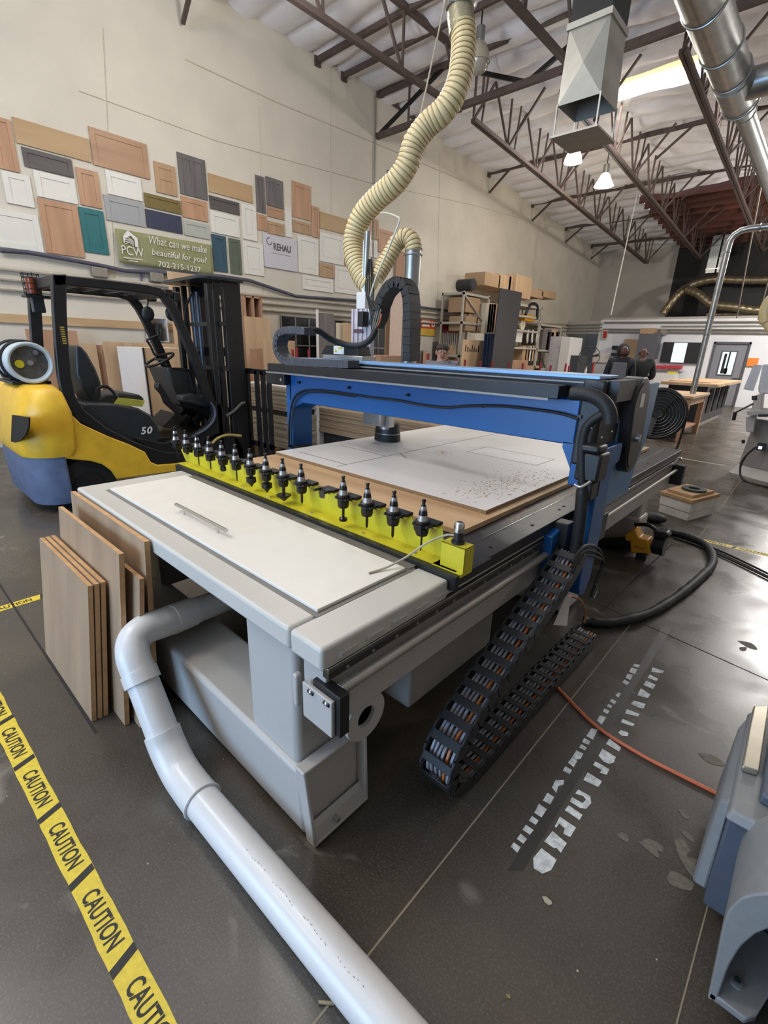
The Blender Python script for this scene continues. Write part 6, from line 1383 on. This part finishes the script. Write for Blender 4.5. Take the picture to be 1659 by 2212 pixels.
# clamps hanging on the wall
rl = tag(MB().box(-8.99, -8.9, W(952, 716, X=-8.9)[1], W(990, 716, X=-8.9)[1], W(952, 716, X=-8.9)[2]-.03, W(952, 716, X=-8.9)[2]+.03).build('clamp_rail', m_ply2), 'wooden rail holding the red clamps on the wall', 'rail')
for i in range(9):
    p = W(954+i*4.1, 705+(i % 3)*2, X=-8.86); t = thing('bar_clamp', 'red headed bar clamp hanging on the left wall beside the safety notice', 'clamp', (p[0], p[1], p[2]-1.1), 'bar clamps on the wall')
    MB().box(p[0]-.03, p[0]+.03, p[1]-.045, p[1]+.045, p[2]-.14, p[2]+.06).build('red_head', m_red, t, bevel=.01); MB().bar((p[0], p[1], p[2]-.1), (p[0], p[1]+.02*(i % 2), p[2]-1.0), .03).build('bar', m_alu, t)
for i, (xl, xr, yt) in enumerate([(897, 915, 757), (915, 922, 758), (936, 947, 738), (969, 985, 745)]): stand(xl, xr, yt, [-8.6, -8.55, -8.5, -8.45][i], .02, [m_gpl, m_ply2, m_pk, m_ply][i], ['grey_board', 'brown_board', 'dark_board', 'tan_board'][i], ['grey board with drawn frame right of the upright chain', 'narrow brown board beside the grey board', 'small dark board behind the man with glasses', 'tan board leaning under the red clamps'][i], 'board')
# ------------------------------------------------------------------ office front: screen, bins, boards
YO = 21.35
def oface(x0, y0, x1, y1, m, name, lab_, cat, dep=.05, Y=YO, grp=None):
    p, q = W(x0, y0, Y=Y), W(x1, y1, Y=Y); return tag(MB().box(p[0], q[0], Y-dep, Y, q[2], p[2]).build(name, m, bevel=.004), lab_, cat, grp)
tv = thing('wall_screen', 'wide black wall screen with a pale drawing in the middle', 'screen', (-4.4, YO, 1.4))
p, q = W(1434, 740, Y=YO), W(1511, 784, Y=YO)
MB().box(p[0], q[0], YO-.06, YO, 1.42, 2.16).build('frame', m_blk, tv)
MB().box(p[0]+.38, p[0]+.82, YO-.064, YO-.06, 1.44, 2.14).build('lit_page', M('lit_page', '#b9cbe2', .4, emit=.9), tv)
oface(1408, 762, 1415, 785, m_whs, 'white_chart', 'white chart on the office wall left of the screen', 'chart')
oface(1303, 713, 1311, 733, m_white, 'exit_sign_plate', 'small red and white vertical sign near the left end of the office wall', 'sign')
oface(1304, 715, 1310, 731, M('sign_red2', '#b03a30', .5), 'red_sign_face', 'red face of the small vertical sign on the office wall', 'sign', Y=YO-.06, dep=.01)
oface(1350, 733, 1386, 775, m_ply, 'tan_pinboard', 'tan pinboard on office wall between the two standing people', 'board')
oface(1283, 762, 1315, 784, m_whs, 'wall_holder', 'white document holder on the office wall right of the pedestal fan', 'holder')
oface(1326, 747, 1342, 756, m_blk, 'black_box', 'upper black box on office wall left of hooded person', 'box', .2)
oface(1324, 762, 1340, 770, m_blk, 'black_box', 'lower black box on office wall left of hooded person', 'box', .2)
oface(1390, 720, 1420, 775, M('compressor_grey', '#5d5c62', .5), 'wall_heater', 'dark grey heater unit hanging on the office wall behind the bald person', 'heater', .5)
oface(1392, 710, 1420, 722, m_c2, 'heater_top_box', 'brown junction clutter on top of the grey heater unit', 'box', .5, Y=YO-.01)
oface(1430, 712, 1441, 723, m_conduit, 'wall_camera_box', 'small grey box on the office wall above the screen', 'box', .15)
for k in range(5):
    oface(1411+k*13, 789, 1422+k*13, 797, M('bin_red', '#b8323f', .5), 'red_bin', 'red front plastic bin on the shelf under the wall screen', 'bin', .3, grp='red bins under the screen')
shf = oface(1408, 797, 1480, 800, m_white, 'white_shelf', 'white shelf under the row of red bins', 'shelf', .4)
oface(1424, 805, 1462, 830, m_whs, 'white_tub', 'large white tub on the floor-standing table under the red bins', 'tub', .6, Y=YO-.5)
oface(1448, 802, 1464, 808, m_tyellow, 'yellow_tray', 'yellow tray on top of the white tub', 'tray', .4, Y=YO-.55)
tag(MB().box(-5.6, -3.7, 20.2, 20.9, 0, .66).build('low_cabinet', m_whs, bevel=.01), 'low white cabinet on the floor under the white tub', 'cabinet')
oface(1616, 773, 1635, 792, M('orange_paper', '#f08a35', .6), 'orange_paper', 'orange paper pinned on the office wall right of the door', 'paper', .01)
oface(1324, 775, 1345, 800, m_whs, 'white_cupboard', 'white cupboard behind the hooded person', 'cupboard', .4)
# ------------------------------------------------------------------ white grey machine at right
G8 = lambda x, y, Y=8.5: W(1500+x/5.026, 640+y/5.026, Y=Y)
sm = thing('panel_machine', 'large pale grey woodworking machine at the right edge behind the floor boxes', 'machine', (-.4, 8.8, 0))
m_mg = M('machine_pale', '#b0aba6', .5, var=.04); m_mg2 = M('machine_mid', '#8f8b88', .5, var=.05)
def gp(pts, y0, dep, name, m, **k):
    Q = [G8(a, b, y0) for a, b in pts]; return MB().prism([(p[0], y0, max(p[2], .0)) for p in Q], (0, dep, 0)).build(name, m, sm, **k)
MB().hexa([(-.80, 8.62, 0), (.8, 7.6, 0), (.8, 9.4, 0), (-.80, 9.4, 0), (-.72, 8.72, .12), (.8, 7.75, .12), (.8, 9.3, .12), (-.72, 9.3, .12)]).build('skirt', m_mg, sm)
MB().hexa([(-.72, 8.72, .12), (.8, 7.75, .12), (.8, 9.3, .12), (-.72, 9.3, .12), (-.68, 8.74, .80), (.8, 7.8, .80), (.8, 9.3, .80), (-.68, 9.3, .80)]).build('base_cabinet', m_mg2, sm, bevel=.01)
gp([(560, 1310), (670, 1300), (640, 1480), (560, 1470)], 8.45, .2, 'side_box', m_mg, bevel=.01)
gp([(650, 1080), (740, 1050), (720, 1270), (610, 1260)], 8.5, .3, 'table_block', m_mg, bevel=.01)
gp([(690, 1000), (740, 740), (1100, 720), (1100, 1060), (700, 1060)], 8.7, .5, 'upper_column', M('column_white', '#c5c5c9', .5), bevel=.02)
gp([(570, 1250), (680, 1240), (800, 1250), (1100, 1250), (1100, 1300), (570, 1290)], 8.3, .6, 'work_table', m_mg, bevel=.005)
MB().tube([G8(640, 1165, 8.2), G8(450, 1260, 8.2)], .012, 8).build('black_arm', m_blk, sm); MB().tube([G8(445, 1258, 8.2), G8(425, 1345, 8.2)], .022, 8).build('arm_grip', m_blk, sm)
for a in [(620, 1080, 680, 1130), (690, 1280, 800, 1310), (510, 1560, 545, 1600)]: gp([(a[0], a[1]), (a[2], a[1]), (a[2], a[3]), (a[0], a[3])], 8.15, .06, 'black_knob', m_blk, bevel=.01)
MB().box(-.55, -.45, 8.45, 8.5, .40, .50).build('switch_box', m_blk, sm); MB().box(-.53, -.49, 8.44, 8.455, .42, .46).build('lit_switch', M('switch_lit', '#dfefff', .4, emit=1.2), sm)
MB().tube(smoothpath([(-.56, 8.46, .44), (-.64, 8.4, .3), (-.66, 8.38, .12), (-.55, 8.1, .015), (-.2, 7.9, .012), (.3, 7.8, .012)], 6), .014, 8).build('power_cable', m_rub, sm)
MB().hexa([tuple(G8(530, 1010, 9.3)), tuple(G8(640, 1030, 9.3)), tuple(G8(740, 745, 9.3)), tuple(G8(640, 745, 9.3)), tuple(G8(530, 1010, 9.32)), tuple(G8(640, 1030, 9.32)), tuple(G8(740, 745, 9.32)), tuple(G8(640, 745, 9.32))]).build('plan_sheet', M('plan_white', '#c3c5cb', .5), sm)
tag(MB().tube(smoothpath([(-.55, 8.9, 2.55), (-.8, 8.9, 2.5), (-.92, 8.9, 2.35), (-.9, 8.9, 2.15), (-.8, 8.9, 2.0), (-.55, 8.9, 1.62)], 6), [.075]*20+[.05]*11, 14).build('tan_hose', m_hose), 'curved tan hose end above the pale grey machine at right', 'hose')
# ------------------------------------------------------------------ people
m_skd = M('skin_dark', '#5a3a2b', .5); m_skl = M('skin_light', '#b98a74', .5); m_jk = M('jacket_dark', '#24242c', .8, var=.2, scale=30); m_gr = M('vest_grey', '#6f6d72', .8, var=.15, scale=30); m_olv2 = M('shirt_dark_olive', '#1f2220', .8, var=.25, scale=25); m_jean = M('trousers_dark', '#1d2028', .85, var=.2, scale=30)
def skin(name, pts, edges, rad, m, par, root=0, sub=2):
    me = bpy.data.meshes.new(name); base = wloc(par); me.from_pydata([tuple(Vector(p)-base) for p in pts], edges, []); o = bpy.data.objects.new(name, me); COL.objects.link(o); o.parent = par
    WL[o.name] = base; me.materials.append(m)
    s = o.modifiers.new('skin', 'SKIN'); s.use_smooth_shade = True
    for i, v in enumerate(me.skin_vertices[0].data):
        r = rad[i]; v.radius = r if isinstance(r, tuple) else (r, r); v.use_root = (i == root)
    b = o.modifiers.new('sub', 'SUBSURF'); b.levels = sub; b.render_levels = sub
    return o
def person(loc, face, H, lab_, jacket, vest, skn, hood=False, bald=False, glasses=False, lean_=0., arms='down', hair=None):
    t = thing('person', lab_, 'person', loc); c, s = math.cos(face), math.sin(face)
    def T(x, y, z): # x right of body, y forward, z up; lean forward above hips
        if z > .95: y += (z-.95)*lean_
        k = H/1.75; x, y, z = x*k, y*k, z*k; return (loc[0]+x*c-y*s, loc[1]+x*s+y*c, loc[2]+z)
    hx = .22
    J = dict(pel=(0, 0, .95), sp=(0, 0, 1.12), ch=(0, 0, 1.33), nk=(0, .0, 1.47), hd=(0, .02, 1.58), tp=(0, .02, 1.69))
    arm = {'down': lambda q: [(q*.19, 0, 1.41), (q*.24, .0, 1.13), (q*.24, .10, .90), (q*.235, .13, .82)], 'front': lambda q: [(q*.19, 0, 1.41), (q*.25, .06, 1.15), (q*.16, .30, 1.08), (q*.12, .37, 1.08)]}[arms]
    P = [J['pel'], J['sp'], J['ch'], J['nk'], J['hd'], J['tp']]; R = [.11, .11, .11, .055, (.078, .088), (.058, .068)]; E = [(0, 1), (1, 2), (2, 3), (3, 4), (4, 5)]
    for q in (-1, 1):
        b = len(P); A = arm(q); P += A; R += [.06, .045, .033, .035]; E += [(2, b), (b, b+1), (b+1, b+2), (b+2, b+3)]
        b = len(P); P += [(q*.09, 0, .88), (q*.10, .02, .50), (q*.10, -.02, .09), (q*.10, .12, .04)]; R += [.085, .06, .042, .04]; E += [(0, b), (b, b+1), (b+1, b+2), (b+2, b+3)]
        h = A[-1]
        for f in range(4): b2 = len(P); P.append((h[0]+(f-1.5)*.017, h[1]+.05-(abs(f-1.4))*.006, h[2]-.05)); R.append(.009); E.append((len(P)-1, b+(-1)))
        P.append((h[0]-q*.04, h[1]+.03, h[2]-.015)); R.append(.011); E.append((len(P)-1, b-1))
    skin('body', [T(*p) for p in P], E, [(r if isinstance(r, tuple) else (r, r)) for r in R], skn, t)
    # jacket over torso and arms, trousers over legs
    P = [J['pel'], J['sp'], J['ch'], (0, 0, 1.45)]; R = [.17, .165, .175, .085]; E = [(0, 1), (1, 2), (2, 3)]
    for q in (-1, 1): b = len(P); A = arm(q); P += A[:3]; R += [.09, .065, .052]; E += [(2, b), (b, b+1), (b+1, b+2)]
    skin('jacket', [T(*p) for p in P], E, R, jacket, t)
    if vest: MB().loft([T(-.10, .15, .88), T(.17, .13, .88), T(.2, .03, .88), T(-.1, .12, .88)], [T(-.08, .17, 1.38), T(.15, .15, 1.38), T(.17, .05, 1.38), T(-.08, .14, 1.38)]).build('vest_panel', vest, t, bevel=.02)
    P = [(0, 0, .97)]; R = [.155]; E = []
    for q in (-1, 1): b = len(P); P += [(q*.095, 0, .86), (q*.105, .02, .50), (q*.105, -.02, .10)]; R += [.105, .08, .062]; E += [(0, b), (b, b+1), (b+1, b+2)]
    skin('trousers', [T(*p) for p in P], E, R, m_jean, t)
    for q in (-1, 1): MB().ball(T(q*.105, .06, .045), (.06, .12, .045) if abs(s) < .7 else (.12, .06, .045), 12, 8).build('shoe', m_blk, t)
    # face
    for q in (-1, 1):
        MB().ball(T(q*.032, .092, 1.60), .012, 10, 6).build('eye', m_white, t); MB().ball(T(q*.032, .102, 1.60), .006, 8, 5).build('pupil', m_ink, t)
        MB().ball(T(q*.082, .01, 1.585), (.016, .022, .034), 10, 8).build('ear', skn, t)
    MB().loft([T(-.008, .098, 1.61), T(.008, .098, 1.61), T(.008, .09, 1.60), T(-.008, .09, 1.60)], [T(-.018, .118, 1.562), T(.018, .118, 1.562), T(.018, .09, 1.555), T(-.018, .09, 1.555)]).build('nose', skn, t, bevel=.004)
    MB().loft([T(-.028, .096, 1.53), T(.028, .096, 1.53), T(.02, .10, 1.522), T(-.02, .10, 1.522)], [T(-.028, .09, 1.538), T(.028, .09, 1.538), T(.02, .09, 1.518), T(-.02, .09, 1.518)]).build('mouth', M('lip', '#7b4a42', .5), t)
    if hood:
        MB().ball(T(0, -.02, 1.60), (.125, .125, .15), 18, 12).build('hood', jacket, t); MB().ball(T(0, .062, 1.59), (.078, .078, .10), 16, 10).build('face', skn, t)
    if hair: MB().ball(T(0, -.005, 1.645), (.09, .10, .07), 16, 10).build('hair', hair, t)
    if glasses:
        for q in (-1, 1): MB().torus(T(q*.033, .112, 1.60), .024, .003, (-s, c, 0), 18, 6).build('glasses_rim', m_ink, t)
        MB().tube([T(-.01, .115, 1.60), T(.01, .115, 1.60)], .002, 5).build('glasses_bridge', m_ink, t)
    return t
def atd(x, y, d):
    c = Vector((x-829.5, y-1106.0, FPX)); return CAM+Vector((RC[0][k]*c[0]+RC[1][k]*c[1]+RC[2][k]*c[2] for k in range(3)))*(d/FPX)
p = atd(1347, 760, 9.6); person((p[0], p[1], 0), math.radians(205), 1.87, 'person in a dark hooded jacket with grey front standing behind the gantry right end', m_jk, m_gr, m_skd, hood=True)
p = atd(1392, 760, 9.9); person((p[0], p[1], 0), math.radians(20), 1.84, 'person with shaved head seen from behind in dark olive top, leaning forward', m_olv2, None, m_skd, lean_=.18, arms='front')
p = atd(955, 770, 6.7); person((p[0], p[1], 0), math.radians(215), 1.73, 'person with glasses and short hair whose head shows over the gantry beam', m_gr, None, m_skl, glasses=True, hair=M('hair_dark', '#3b2e28', .8))
